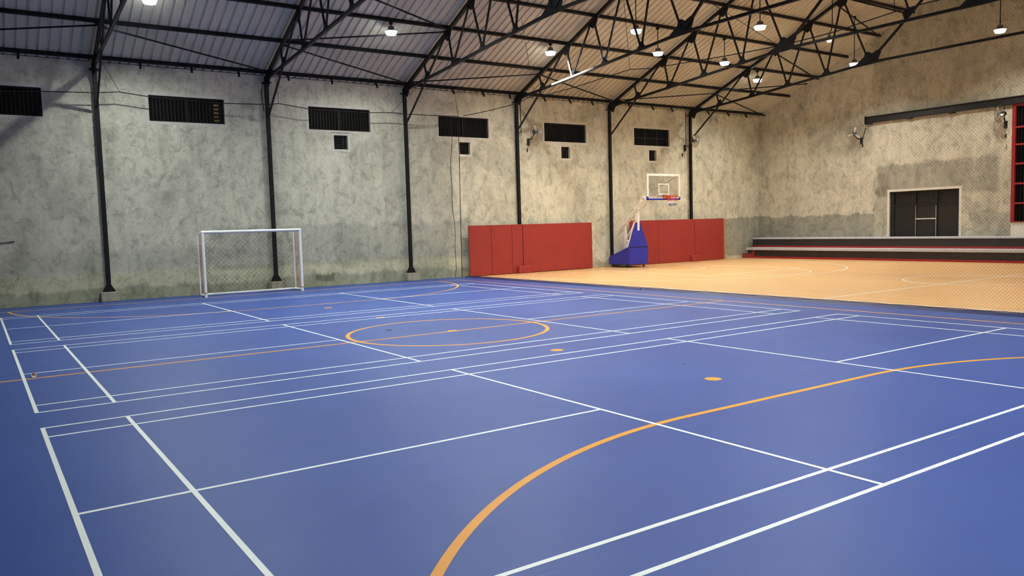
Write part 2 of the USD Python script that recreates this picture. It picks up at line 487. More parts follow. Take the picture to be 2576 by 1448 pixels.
def wl(g):
    g.apply_scale([1, 1, lay(0.0016) / ZW])
    part(floor2, "white_line", g, LINE_WHITE)


for x in (15.8, 29.75):
    wl(box(x - 0.025, x + 0.025, 2 * BY - BL, BL, 0, ZW))
for y in (BL, 2 * BY - BL, BY):
    wl(box(15.8, 29.75, y - 0.025, y + 0.025, 0, ZW))
wl(prism(sg.Point(BX, BY).buffer(1.825, 40).difference(sg.Point(BX, BY).buffer(1.775, 40)), ZW, "xy", ZW / 2))
for s in (1, -1):
    hy = HOOPY if s > 0 else 2 * BY - HOOPY
    bl = BL if s > 0 else 2 * BY - BL
    ft = bl - s * 5.8
    a0, a1 = (180, 360) if s > 0 else (0, 180)
    wl(arc(BX, hy, 6.5, a0, a1, 0.05, ZW, 96))
    for x in (-6.5, 6.5):
        wl(box(BX + x - 0.025, BX + x + 0.025, min(hy, bl), max(hy, bl), 0, ZW))
    wl(arc(BX, ft, 1.8, a0, a1, 0.05, ZW))
    wl(box(BX - 2.45, BX + 2.45, ft - 0.025, ft + 0.025, 0, ZW))
    for x in (-2.45, 2.45):
        wl(box(BX + x - 0.025, BX + x + 0.025, min(ft, bl), max(ft, bl), 0, ZW))
    wl(arc(BX, hy, 1.25, a0, a1, 0.05, ZW))

# raised navy edging between the two floors, in two lengths
tr = thing("trim_1", "navy rubber edge strip between the blue and wood floors", None, (EDGE, 0, 0), kind="structure")
for ya, yb, dx in ((13.3, WL - 0.35, 0.0), (WR, 13.3, 0.035)):
    prof = [(-0.14, 0.0), (-0.11, 0.012), (-0.03, 0.045), (0.05, 0.05), (0.075, 0.03), (0.08, 0.0)]
    part(tr, "edge_strip", prism([(EDGE + dx + a, b) for a, b in prof], yb - ya, "xz", (ya + yb) / 2), NAVY)

# ------------------------------------------------------------------ walls
# openings of the goal wall: (x0, x1, z0, z1)
BIGW = [(-0.79, 1.44, 5.37, 6.18), (4.24, 6.48, 5.39, 6.17), (9.24, 11.49, 5.36, 6.13), (14.25, 16.47, 5.33, 6.09), (19.18, 21.40, 5.32, 6.08), (24.15, 26.36, 5.33, 6.09)]
SMALLW = [(10.11, 10.61, 4.72, 5.20), (15.13, 15.60, 4.68, 5.14), (20.04, 20.50, 4.65, 5.13), (25.05, 25.51, 4.66, 5.14)]
TW = 0.20
shape = sg.box(WF, 0, WB + TW, 7.02)
for x0, x1, z0, z1 in BIGW + SMALLW:
    shape = shape.difference(sg.box(x0, z0, x1, z1))
wall_left = thing("wall_left", "long grey cement-rendered wall behind the goal", None, (0, WL, 0), kind="structure")
part(wall_left, "render", prism(shape, TW, "xz", WL + TW / 2), CONC_LEFT)
# smooth pale surrounds trowelled round each opening
SURR = paint("smooth_cement_surround", lin(212, 209, 198), 0.8, var=0.08, scale=4)
for x0, x1, z0, z1 in BIGW + SMALLW:
    w = 0.09
    ring = sg.box(x0 - w, z0 - w, x1 + w, z1 + w).difference(sg.box(x0, z0, x1, z1))
    part(wall_left, "window_surround", prism(ring, 0.008, "xz", WL - 0.004), SURR)
# conduit stub fixed on the wall at far left
part(wall_left, "pipe", tube([(-0.9, WL - 0.02, 1.70), (0.53, WL - 0.02, 1.855)], 0.011, 8), BLACK, label="thin dark pipe stub")

# gable wall with gate opening and tall red-framed window
GATE = (13.36, 16.30, 0.0, 2.90)
REDW = (6.9, 11.38, 1.50, 5.96)
ys = [WR, RIDGE, WL]
shape = sg.Polygon([(WR, 0), (WL, 0), (WL, zr(WL) + 0.02), (RIDGE, zr(RIDGE) + 0.02), (WR, zr(WR) + 0.02)])
for y0, y1, z0, z1 in (GATE, REDW):
    shape = shape.difference(sg.box(y0, z0 - (0.01 if z0 == 0 else 0), y1, z1))
wall_back = thing("wall_back", "grey cement-rendered gable wall behind the bleachers", None, (WB, 0, 0), kind="structure")
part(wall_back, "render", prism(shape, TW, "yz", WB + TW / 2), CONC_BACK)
ring = sg.box(GATE[0] - 0.1, 0, GATE[1] + 0.1, GATE[3] + 0.1).difference(sg.box(GATE[0], -1, GATE[1], GATE[3]))
part(wall_back, "gate_surround", prism(ring, 0.008, "yz", WB - 0.004), SURR)
part(wall_back, "painted_panel", box(WB - 0.012, WB, 6.9, 11.41, 0.93, 1.49), WHITEWASH, label="whitewashed strip under the red window")
zs = sg.Polygon([(WR, 0), (WL, 0), (WL, 7.02), (WR, 7.02)])
single("wall_right", box(WF, WB, WR - TW, WR, 0, 7.02), CONC_PLAIN, "grey rendered wall behind the camera", kind="structure")
single("wall_front", prism([(WR, 0), (WL, 0), (WL, zr(WL)), (RIDGE, zr(RIDGE)), (WR, zr(WR))], TW, "yz", WF - TW / 2), CONC_PLAIN, "grey rendered gable wall left of the camera", kind="structure")

# windows of the goal wall
for i, (x0, x1, z0, z1) in enumerate(BIGW):
    w = thing(f"window_{i + 1}", ["dark grilled window cut off by the left picture edge", "dark grilled window with added tan glint strips at its right end", "dark grilled window above the widest small vent",
              "dark grilled window above the left end of the red padding", "dark plain window right of the wall fan", "dark window with a pale lower sash near the corner"][i], None, (x0, WL, z0), kind="structure")
    f, ya = 0.035, WL + 0.11
    ring = sg.box(x0, z0, x1, z1).difference(sg.box(x0 + f, z0 + f, x1 - f, z1 - f))
    part(w, "window_frame", prism(ring, 0.05, "xz", ya), FRAME_DARK)
    xm = (x0 + x1) / 2
    for k in (1, 2):
        xx = x0 + (x1 - x0) * k / 3 if i == 5 else xm
        if k == 1 or i == 5:
            part(w, "mullion", box(xx - 0.02, xx + 0.02, ya - 0.025, ya + 0.025, z0 + f, z1 - f), FRAME_DARK if i < 5 else GRILLE)
    if i == 5:
        zz = z0 + (z1 - z0) * 0.45
        part(w, "transom", box(x0 + f, x1 - f, ya - 0.03, ya + 0.03, zz - 0.015, zz + 0.015), GRILLE_LIT)
    bars = [box(xx - 0.005, xx + 0.005, ya - 0.075, ya - 0.059, z0 + f, z1 - f) for xx in np.arange(x0 + 0.12, x1 - 0.06, 0.105)]
    part(w, "grille", cat_(bars), GRILLE_LIT if i in (1, 2) else GRILLE, kind="stuff")
    part(w, "pane", box(x0 + f, x1 - f, ya + 0.002, ya + 0.008, z0 + f, z1 - f), PANE)
    part(w, "shutter", box(x0, x1, WL + TW + 0.05, WL + TW + 0.07, z0 - 0.05, z1 + 0.05), SHEET_DARK, label="dark screen outside the glass")
    if i == 1:
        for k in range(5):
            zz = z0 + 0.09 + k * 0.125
            part(w, "louvre", turn(box(x1 - 0.31, x1 - 0.17, ya - 0.05, ya - 0.03, zz - 0.03, zz + 0.03), -28 + 7 * k, (1, 0, 0), (x1, ya, zz)), GOLD, label="added tan strip coloured as a golden glint")  # strips added here; their tan colour stands for golden glints
for i, (x0, x1, z0, z1) in enumerate(SMALLW):
    w = thing(f"window_{i + 7}", ["small square vent below the second full window from the left", "small square vent left of the divider rope line", "small square vent between the two wall fans",
              "small square vent directly above the basketball backboard"][i], None, (x0, WL, z0), kind="structure")
    f, ya = 0.025, WL + 0.14
    ring = sg.box(x0, z0, x1, z1).difference(sg.box(x0 + f, z0 + f, x1 - f, z1 - f))
    part(w, "window_frame", prism(ring, 0.04, "xz", ya), FRAME_DARK)
    for k in range(5):
        zz = z0 + 0.06 + k * 0.09
        part(w, "louvre", turn(box(x0 + f, x1 - f, ya - 0.004, ya + 0.004, zz - 0.045, zz + 0.045), 35, (1, 0, 0), (x0, ya, zz)), GRILLE)
    part(w, "mullion", box(x1 - 0.14, x1 - 0.115, ya - 0.04, ya - 0.02, z0 + f, z1 - f), GRILLE_LIT if i == 0 else GRILLE)
    part(w, "backing", box(x0 - 0.03, x1 + 0.03, WL + TW + 0.02, WL + TW + 0.03, z0 - 0.03, z1 + 0.03), BLACK)

# gate in the gable wall
g = thing("door_1", "dark grilled gate in the wall above the bleachers", None, (WB, GATE[0], 0), kind="structure")
xa = WB + 0.12
y0, y1, z0, z1 = GATE
part(g, "door_frame", prism(sg.box(y0, 0, y1, z1).difference(sg.box(y0 + 0.06, -1, y1 - 0.16, z1 - 0.06)), 0.08, "yz", xa), FRAME_DARK)
for yy in (14.30, 15.225):
    part(g, "mullion", box(xa - 0.03, xa + 0.03, yy - 0.03, yy + 0.03, 0, z1 - 0.06), FRAME_DARK)
part(g, "transom", box(xa - 0.03, xa + 0.03, y0 + 0.06, y1 - 0.06, 2.275, 2.325), FRAME_DARK)
for ya, yb, nm in ((13.42, 14.27, "right"), (14.33, 15.195, "middle"), (15.255, 16.14, "left")):
    part(g, "door_panel", box(xa + 0.01, xa + 0.03, ya, yb, 0.02, 2.275), SHEET_DARK)
    part(g, "transom_panel", box(xa + 0.05, xa + 0.06, ya, yb, 2.325, 2.84), SHEET_DARK)
    vb = [box(xa - 0.012, xa, y - 0.006, y + 0.006, 2.325, 2.84) for y in np.arange(ya + 0.08, yb, 0.105)]
    vb += [box(xa - 0.012, xa, ya, yb, z - 0.006, z + 0.006) for z in (2.45, 2.58, 2.71)]
    if nm == "left":
        vb += [box(xa - 0.006, xa + 0.01, y - 0.006, y + 0.006, 0.05, 2.275) for y in np.arange(ya + 0.08, yb, 0.105)]
    part(g, "grille", cat_(vb), GRILLE_LIT, kind="stuff")
part(g, "rail", box(xa - 0.03, xa + 0.005, 14.33, 15.2, 1.685, 1.735), WHITE_BAR, label="pale horizontal door rail")
for yy in (14.335, 15.19):
    part(g, "stile", box(xa - 0.034, xa - 0.03, yy - 0.008, yy + 0.008, 0.0, 2.28), WHITE_BAR, label="thin pale door stile")

# red-framed window at the right picture edge
w = thing("window_11", "tall red-framed dark window at the right picture edge", None, (WB, REDW[0], REDW[2]), kind="structure")
y0, y1, z0, z1 = REDW
fr = 0.09
part(w, "window_frame", prism(sg.box(y0, z0, y1 + 0.03, z1 + 0.02).difference(sg.box(y0 + fr, z0 + 0.03, y1 - fr, z1 - fr)), 0.12, "yz", WB), RED_PAINT)
for z in (2.215, 2.96, 3.71, 4.44, 5.09):
    part(w, "transom", box(WB - 0.045, WB + 0.045, y0 + fr, y1 - fr, z - 0.035, z + 0.035), RED_PAINT)
for y in (8.4, 9.9):
    part(w, "mullion", box(WB - 0.04, WB + 0.04, y - 0.03, y + 0.03, z0, z1), RED_PAINT)
bars = [box(WB + 0.05, WB + 0.062, y - 0.006, y + 0.006, z0, z1) for y in np.arange(y0 + 0.15, y1 - 0.1, 0.11)]
part(w, "grille", cat_(bars), GRILLE, kind="stuff")
part(w, "pane", box(WB + 0.08, WB + 0.086, y0 + fr, y1 - fr, z0, z1), PANE)
part(w, "shutter", box(WB + TW + 0.05, WB + TW + 0.07, y0 - 0.1, y1 + 0.1, z0 - 0.1, z1 + 0.1), SHEET_DARK, label="dark screen outside the glass")

# steel rail across the gable wall
rail = thing("wall_rail", "long dark steel rail across the back wall above the gate", "rail", (WB - 0.1, 17.36, 5.96))
ra, rb = 4.0, 17.37
for nm, gg in (("flange", box(WB - 0.17, WB - 0.005, ra, rb, 6.215, 6.245)), ("flange", box(WB - 0.17, WB - 0.005, ra, rb, 5.96, 5.99)), ("web", box(WB - 0.105, WB - 0.085, ra, rb, 5.99, 6.215)),
               ("end_plate", box(WB - 0.18, WB - 0.005, 17.36, 17.385, 5.92, 6.27))):
    part(rail, nm, gg, RAIL)
for y in (17.2, 15.4, 13.65, 11.9, 10.2):
    part(rail, "bracket", box(WB - 0.16, WB - 0.005, y - 0.10, y + 0.10, 5.91, 5.96), RAIL)

# ------------------------------------------------------------------ roof
ceil = thing("ceiling", "ribbed grey steel sheet roof on black purlins", None, (0, RIDGE, 7), kind="structure")
PITCH_R, RIBW, RIBD = 0.265, 0.066, 0.045
SHEETW = PITCH_R * 4
for side in (1, -1):
    yA, yB = (RIDGE, WL + 0.3) if side > 0 else (WR - 0.3, RIDGE)
    x = WF - 0.2
    k = 0
    while x < WB + 0.1:
        xe = min(x + SHEETW, WB + 0.25)
        prof = [(x, 0.0)]
        for j in range(4):
            a = x + j * PITCH_R
            if a + PITCH_R > xe + 1e-6:
                break
            prof += [(a + PITCH_R - RIBW - 0.02, 0.0), (a + PITCH_R - RIBW, RIBD), (a + PITCH_R - 0.02, RIBD), (a + PITCH_R, 0.0)]
        v, f = [], []
        for (px_, dz) in prof:
            for y in (yA, yB):
                v.append((px_, y, zr(y) + dz + (0.0015 if k % 2 else 0)))
        for j in range(len(prof) - 1):
            q = 2 * j
            f += [(q, q + 1, q + 3), (q, q + 3, q + 2)]
        if len(prof) > 1:
            part(ceil, "roof_sheet", trimesh.Trimesh(np.array(v), np.array(f), process=False), ROOF)
        x += SHEETW
        k += 1
part(ceil, "ridge_cap", cat_(prism([(RIDGE - 0.3, zr(RIDGE - 0.3) + 0.05), (RIDGE, zr(RIDGE) + 0.06), (RIDGE + 0.3, zr(RIDGE + 0.3) + 0.05), (RIDGE, zr(RIDGE) + 0.08)], WB - WF, "yz", (WB + WF) / 2)), ROOF)

PUR = [23.0, 21.40, 19.87, 18.33, 16.83, 15.30, 13.77, 12.2, 10.7, 9.2]
names = ["eave purlin along the top of the goal wall", "second purlin up from the goal wall", "third purlin up from the goal wall", "fourth purlin up from the goal wall",
         "fifth purlin up from the goal wall", "sixth purlin up from the goal wall", "seventh purlin up from the goal wall", "eighth purlin up from the goal wall", "ninth purlin up from the goal wall", "tenth purlin up, next to the ridge"]


def purlin_mesh(y):
    s = SLOPE if y < RIDGE else -SLOPE
    zc = zr(y)
    c, t = 0.075, 0.012
    prof = sg.box(-0.03, -0.115, 0.03, -0.001).difference(sg.box(-0.03 + t, -0.115 + t, 0.04, -0.001 - t))
    a = math.atan(s)
    pts = [(y + px_ * math.cos(a) - pz_ * math.sin(a), zc + px_ * math.sin(a) + pz_ * math.cos(a)) for px_, pz_ in list(prof.exterior.coords)[:-1]]
    return prism(pts, WB - WF - 0.04, "yz", (WB + WF) / 2)


for i, y in enumerate(PUR):
    t = thing("roof_purlin", "black steel " + names[i], "purlin", ((WB + WF) / 2, y, zr(y)))
    part(t, "channel", purlin_mesh(y), STEEL)
    if i == 0:
        for x in [-0.5, 0.94, 4.03, 5.48, 6.9, 8.5, 10.0, 11.65, 14.75, 16.08, 17.3, 19.0, 20.3, 21.5, 23.6, 25.0, 26.2, 28.6, 30.0, 31.3]:
            part(t, "hanger_bracket", beam((x, y - 0.02, zr(y) - 0.10), (x - 0.02, y - 0.16, zr(y) - 0.29), 0.06, 0.045), STEEL)
for y in PUR:
    yy = 2 * RIDGE - y
    t = thing("roof_purlin", "black steel purlin of the roof slope over the camera", "purlin", ((WB + WF) / 2, yy, zr(yy)), group="purlins of the roof slope over the camera")
    part(t, "channel", purlin_mesh(yy), STEEL)

# ------------------------------------------------------------------ trusses (built once at x = 0, then referenced)


def ztc(y):
    return zr(y) - 0.175


B = [(21.37, 7.02), (19.57, 7.15), (17.79, 7.30), (16.00, 7.44), (14.20, 7.585)]
TIE = 7.56


def make_truss(loc, label):
    tr = thing("roof_truss", label, "truss", (loc, RIDGE, 7.0))

    def P(y, z):
        return (loc, y, z)

    def add(nm, mesh):
        part(tr, nm, mesh, STEEL)

    for s in (1, -1):
        Y = (lambda y: y) if s > 0 else (lambda y: 2 * RIDGE - y)
        add("top_chord", beam(P(Y(23.12), ztc(23.12)), P(RIDGE, ztc(RIDGE)), 0.09, 0.11))
        nodes = [(22.97, 6.90)] + B
        for a, b in zip(nodes[:-1], nodes[1:]):
            add("bottom_chord", beam(P(Y(a[0]), a[1]), P(Y(b[0]), b[1]), 0.075, 0.085))
        add("tie_beam", beam(P(Y(14.20), 7.585), P(RIDGE, TIE), 0.075, 0.085))
        mid = (12.65, 8.98)
        mid2 = (10.4, 11.0)
        webs = [(B[0], (21.55, ztc(21.55))), (B[0], (19.95, ztc(19.95))), (B[1], (19.85, ztc(19.85))), (B[1], (18.42, ztc(18.42))), (B[2], (18.33, ztc(18.33))), (B[2], (16.88, ztc(16.88))),
                (B[3], (16.80, ztc(16.80))), (B[3], (15.35, ztc(15.35))), (B[4], (15.30, ztc(15.30))), (mid, (15.25, ztc(15.25))), (mid, (13.35, ztc(13.35))), (mid2, (12.2, ztc(12.2))), (mid2, (10.7, ztc(10.7)))]
        for a, b in webs:
            add("web", beam(P(Y(a[0]), a[1]), P(Y(b[0]), b[1]), 0.045, 0.055))
        add("diagonal", beam(P(Y(14.20), 7.585), P(Y(8.3), 12.95), 0.065, 0.08))
        # gusset plates
        for (y, z), w, h in [(b, 0.20, 0.24) for b in B[:4]]:
            dz = -0.079
            add("gusset", prism([(Y(y + w), z + dz * w + 0.05), (Y(y + 0.10), z + h * 0.55), (Y(y + 0.07), z + h), (Y(y - 0.09), z + h), (Y(y - 0.11), z + h * 0.55), (Y(y - w), z - dz * w + 0.05), (Y(y - w), z - 0.03), (Y(y + w), z - 0.03)], 0.02, "yz", loc))
        add("gusset", prism([(Y(14.75), 7.59), (Y(14.42), 7.82), (Y(14.36), 7.98), (Y(14.22), 7.98), (Y(14.1), 7.90), (Y(13.86), 8.0), (Y(13.74), 7.90), (Y(13.85), 7.66), (Y(13.7), 7.60), (Y(13.7), 7.53), (Y(14.75), 7.49)], 0.024, "yz", loc))
        for y in (19.88, 18.36, 16.84, 15.32):
            z = ztc(y)
            add("gusset", prism([(Y(y + 0.34), z - 0.34 * SLOPE), (Y(y + 0.16), z - 0.20), (Y(y + 0.02), z - 0.30), (Y(y - 0.16), z - 0.22), (Y(y - 0.30), z + 0.28 * SLOPE), (Y(y), z + 0.05)], 0.02, "yz", loc))
        add("gusset", prism([(Y(23.12), 6.78), (Y(22.88), 6.62), (Y(22.75), 6.84), (Y(22.3), 6.97), (Y(22.3), 7.02), (Y(22.6), 7.12), (Y(23.12), 7.05)], 0.03, "yz", loc))
        add("gusset", prism([(Y(mid[0] + 0.30), mid[1] + 0.10), (Y(mid[0] + 0.16), mid[1] + 0.22), (Y(mid[0] - 0.05), mid[1] + 0.25), (Y(mid[0] - 0.24), mid[1] + 0.22), (Y(mid[0] + 0.20), mid[1] - 0.19)], 0.02, "yz", loc))
    add("hanger", beam(P(RIDGE, TIE), P(RIDGE, ztc(RIDGE)), 0.06, 0.07))
    add("gusset", prism([(RIDGE + 0.38, TIE + 0.05), (RIDGE + 0.07, TIE + 0.3), (RIDGE - 0.07, TIE + 0.3), (RIDGE - 0.38, TIE + 0.05), (RIDGE - 0.38, TIE - 0.05), (RIDGE + 0.38, TIE - 0.05)], 0.024, "yz", loc))
    add("gusset", prism([(RIDGE + 0.5, 12.80), (RIDGE, 13.1), (RIDGE - 0.5, 12.80), (RIDGE, 12.55)], 0.024, "yz", loc))
    return tr


tl = ["black steel roof truss over the leftmost column in view", "black steel roof truss over the column behind the goal", "black steel roof truss over the third column, right of the goal",
      "black steel roof truss over the column at the left red padding", "black steel roof truss over the column behind the basketball stand", "black steel roof truss nearest the back wall"]
truss0 = make_truss(COLS[1], tl[0])
for i in range(2, 7):
    dup(truss0, (COLS[i], RIDGE, 7.0), tl[i - 1])
dup(truss0, (COLS[0], RIDGE, 7.0), "black steel roof truss left of the picture, over the hidden end bay")

# added pale sleeves: lamp glare on the black chord, put into colour
sp = thing("glare_sleeve", "added pale sleeve painting lamp glare on the truss chord, left of the basketball stand", "painted glare", (COLS[4], 19.57, 7.15))
GLARE_PALE = paint("painted_lamp_glare", lin(196, 192, 184), 0.4, metal=0.0)  # pale colour stands for strong lamplight on the dark steel
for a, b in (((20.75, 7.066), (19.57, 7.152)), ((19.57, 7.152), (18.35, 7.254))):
    part(sp, "chord_glare", beam((COLS[4], a[0], a[1] + 0.018), (COLS[4], b[0], b[1] + 0.018), 0.085, 0.065), GLARE_PALE)
part(sp, "web_glare", beam((COLS[4], 19.58, 7.22), (COLS[4], 19.76, 7.78), 0.055, 0.062), GLARE_PALE)

# diagonal roof braces: (x0, y0, x1, y1)
br = [(-2.1, 22.6, 2.74, 21.35, "the leftmost roof bay"), (2.9, 21.42, 7.75, 22.72, "the roof bay above the goal, ending at the eave"), (7.9, 21.12, 12.75, 19.86, "the bay right of the goal, rising to the right"),
      (7.9, 21.38, 12.72, 22.72, "the bay right of the goal, falling to the eave"), (7.9, 18.35, 12.72, 19.72, "the bay right of the goal, high up"), (12.9, 22.62, 17.67, 21.47, "the bay above the divider net corner"),
      (17.8, 21.52, 22.55, 22.72, "the bay above the first wall fan"), (22.7, 22.62, 27.54, 21.52, "the bay above the basketball stand"), (27.66, 21.6, 32.55, 22.85, "the last bay, lowest beside the wall corner"),
      (27.66, 18.52, 32.5, 19.78, "the last bay, middle, falling to the back wall"), (27.66, 15.6, 32.4, 16.68, "the last bay, topmost, falling to the back wall"), (27.66, 21.3, 32.2, 20.2, "the last bay, level-looking one below the small bulb")]
for x0, y0, x1, y1, where in br:
    t = thing("roof_brace", "thin black diagonal roof brace in " + where, "brace", (x0, y0, zr(y0) - 0.2))
    part(t, "rod", beam((x0, y0, zr(y0) - 0.2), (x1, y1, zr(y1) - 0.2), 0.04, 0.04), STEEL)
    for (x, y), s in (((x0, y0), 1), ((x1, y1), -1)):
        part(t, "end_plate", box(x - 0.07, x + 0.07, y - 0.05, y + 0.05, zr(y) - 0.215, zr(y) - 0.165), STEEL)

# ------------------------------------------------------------------ columns along the goal wall
cl = ["black steel column hidden left of the picture", "black steel column at the far left on a bare concrete footing", "black steel column behind the goal on a concrete footing", "black steel column right of the goal on a small concrete footing",
      "black steel column rising from the left red padding", "black steel column just left of the basketball stand", "black steel column rising from the right red padding"]
for i, x in enumerate(COLS):
    yc = WL - 0.13
    red = i in (4, 6)
    zb = 0.29
    c = thing("steel_column", cl[i], "column", (x, yc, 0))
    prof = sg.box(x - 0.06, yc - 0.04, x + 0.06, yc + 0.04).difference(sg.box(x - 0.08, yc - 0.03, x - 0.006, yc + 0.03)).difference(sg.box(x + 0.006, yc - 0.03, x + 0.08, yc + 0.03))
    part(c, "shaft", prism(prof, 6.95 - zb, "xy", (6.95 + zb) / 2), STEEL)
    part(c, "base_plate", box(x - 0.17, x + 0.17, yc - 0.12, yc + 0.11, zb, zb + 0.02), STEEL)
    flare = [(x - 0.15, zb + 0.02), (x + 0.15, zb + 0.02), (x + 0.15, zb + 0.05), (x + 0.066, zb + 0.2), (x - 0.066, zb + 0.2), (x - 0.15, zb + 0.05)]
    part(c, "stiffener", prism(flare, 0.02, "xz", yc - 0.04), STEEL)
    part(c, "stiffener", prism(flare, 0.02, "xz", yc + 0.04), STEEL)
    part(c, "knee_brace", beam((x, yc - 0.06, 5.70), (x, 21.45, 6.97), 0.05, 0.055), STEEL)
    part(c, "cap_plate", box(x - 0.13, x + 0.13, yc - 0.14, yc + 0.14, 6.76, 6.79), STEEL)
    wpad = 0.29 if red else 0.24
    part(c, "footing", bevel_box(x - wpad, x + wpad, yc - (0.31 if red else 0.2), yc + 0.12, 0.0, zb, 0.015), FOOTING_RED if red else FOOTING, label="red-painted footing" if red else "bare concrete footing")
for i, x in enumerate(COLS):
    c = thing("steel_column", "black steel column along the wall behind the camera", "column", (x, WR + 0.17, 0), group="columns behind the camera")
    part(c, "shaft", box(x - 0.075, x + 0.075, WR + 0.07, WR + 0.27, 0, 6.95), STEEL)

# ------------------------------------------------------------------ high bay lamps
LAMPR = 0.185


def make_lamp(name, label, loc, top, mat, r=LAMPR, small=False, group=None):
    t = thing(name, label, "lamp", loc, group=group)
    if small:
        part(t, "bulb", moved(lathe([(0.0, -0.11), (r * 0.5, -0.09), (r * 0.8, -0.04), (r * 0.5, 0.0), (0.0, 0.01)], 12), loc), GLOW_SMALL, smooth=True)
    else:
        part(t, "lens", moved(lathe([(0.0, -0.016), (r * 0.62, -0.012), (0.0, -0.004)], 12), loc), mat)
        sk = lathe([(r * 0.66, -0.02), (r * 0.78, -0.1), (r * 0.82, -0.1), (r * 1.02, 0.0), (r * 0.66, 0.0), (r * 0.66, -0.02)], 20)
        part(t, "reflector", moved(sk, loc), BOWL_WARM if mat is GLOW_WARM else BOWL_COOL, smooth=30)
    h = lathe([(0.0, 0.002), (r * 1.0, 0.002), (r * 1.10, 0.0), (r * 1.10, 0.014), (r * 0.8, 0.045), (r * 0.55, 0.06), (r * 0.5, 0.15), (0.03, 0.17), (0.0, 0.17)], 24)
    part(t, "housing", moved(h, loc), ALU, smooth=40)
    x, y, z = loc
    if small:
        pts = [(x, y, z + 0.15), (x + 0.02, y, z + 0.22), (x + 0.06, y - 0.05, z + 0.33), (x + 0.07, y - 0.07, z + 0.5), (x + 0.07, y - 0.07, top)]
        part(t, "rod", tube(pts, 0.016, 8), STEEL, smooth=True)
    else:
        part(t, "rod", tube([(x, y, z + 0.16), (x, y, top)], 0.016, 8), STEEL, smooth=True)
        part(t, "ceiling_clamp", box(x - 0.04, x + 0.04, y - 0.05, y + 0.05, top - 0.02, top + 0.05), STEEL)
    return t


L_ = [((3.82, 19.87, 8.09), 0, "round lamp cut off by the top picture edge above the goal"), ((10.79, 19.87, 8.05), 0, "round lamp hanging in the roof bay right of the goal"),
      ((17.02, 19.87, 8.03), 1, "round lamp lighting the white-looking chord beside the first fan's truss"), ((28.33, 19.87, 7.96), 1, "lowest round lamp, just right of the last truss"),
      ((20.80, 18.33, 8.08), 1, "round lamp on a short rod between the third and fourth truss from the right"), ((24.42, 18.33, 8.06), 1, "round lamp on a short rod, third lowest over the basketball floor"),
      ((18.31, 16.83, 8.28), 1, "round lamp on a long rod left of the others over the basketball floor"), ((29.55, 16.05, 8.06), 1, "round lamp in front of the back wall, over the bleachers' left half"),
      ((20.80, 13.77, 8.025), 1, "round lamp on a long rod near the picture's top, right of centre"), ((29.9, 10.7, 8.28), 1, "round lamp alone at the far right before the gable wall")]
for loc, warm, lab in L_:
    make_lamp("high_bay_lamp", lab, loc, zr(loc[1]) - 0.16, GLOW_WARM if warm else GLOW_COOL)
make_lamp("pendant_bulb", "small hooked pendant bulb between the larger round lamps at right", (24.47, 13.77, 8.0), zr(13.77) - 0.16, GLOW_SMALL, r=0.10, small=True)
for x, y, warm in [(10.3, 15.3, 0), (3.6, 12.2, 0), (10.5, 12.2, 0), (4.6, 5.0, 0), (10.5, 5.0, 0), (4.6, -2.0, 0), (10.5, -2.0, 0), (17.3, 9.2, 1), (26.5, 3.0, 1), (19.5, 2.5, 1), (20.0, -3.5, 1), (28.5, -3.5, 1)]:
    make_lamp("high_bay_lamp", "round high bay lamp over the near half of the hall, outside the picture", (x, y, 8.1), zr(y) - 0.16, GLOW_WARM if warm else GLOW_COOL, group="lamps outside the picture")

# ------------------------------------------------------------------ nets


def strand_mesh(lines, r):
    """Triangular prisms along polylines (list of (n,3) arrays)."""
    vs, fs, n0 = [], [], 0
    for p in lines:
        k = len(p)
        d = p[-1] - p[0]
        d = d / np.linalg.norm(d)
        _, s, u = frame_of(d)
        ring = [s * r, -0.5 * s * r + 0.866 * u * r, -0.5 * s * r - 0.866 * u * r]
        v = np.concatenate([p + q for q in ring])            # ring-major
        i = np.arange(k - 1)
        for a in range(3):
            b = (a + 1) % 3
            A, Bq = a * k + i + n0, b * k + i + n0
            fs.append(np.c_[A, Bq, Bq + 1])
            fs.append(np.c_[A, Bq + 1, A + 1])
        vs.append(v)
        n0 += 3 * k
    return trimesh.Trimesh(np.vstack(vs), np.vstack(fs), process=False)


def diamond(s0, s1, top, pitch, place, step=0.6, zlo=0.0, aspect=1.0):
    """Diamond netting between s0..s1 and zlo..top(s); place(s, z) -> points."""
    out = []
    zmax = max(top(s) for s in np.linspace(s0, s1, 60))
    for sign in (1, -1):
        h = (zmax - zlo) * aspect
        for c in np.arange(s0 - (h if sign > 0 else 0), s1 + (0 if sign > 0 else h), pitch):
            # s = c + sign * (z - zlo) * aspect
            za, zb = zlo, zmax
            lim = sorted([(s0 - c) / (sign * aspect) + zlo, (s1 - c) / (sign * aspect) + zlo])
            za, zb = max(za, lim[0]), min(zb, lim[1])
            if zb - za < 0.05:
                continue
            for _ in range(3):
                zb = min(zb, top(c + sign * (zb - zlo) * aspect))
            if zb - za < 0.05:
                continue
            z = np.linspace(za, zb, max(2, int((zb - za) / step) + 1))
            out.append(place(c + sign * (z - zlo) * aspect, z))
    return out


# net along the goal wall
RY = 22.80
rope_pts = np.array([(-4.1, 5.95), (0.44, 5.94), (1.38, 6.0), (2.76, 6.06), (3.39, 6.125), (4.19, 6.04), (6.31, 5.98), (7.71, 6.03), (8.09, 6.085), (9.14, 5.965), (11.36, 5.975), (12.12, 6.02), (12.67, 6.0), (14.13, 6.015), (14.86, 6.04)])


def top_left(s):
    return float(np.interp(s, rope_pts[:, 0], rope_pts[:, 1]))


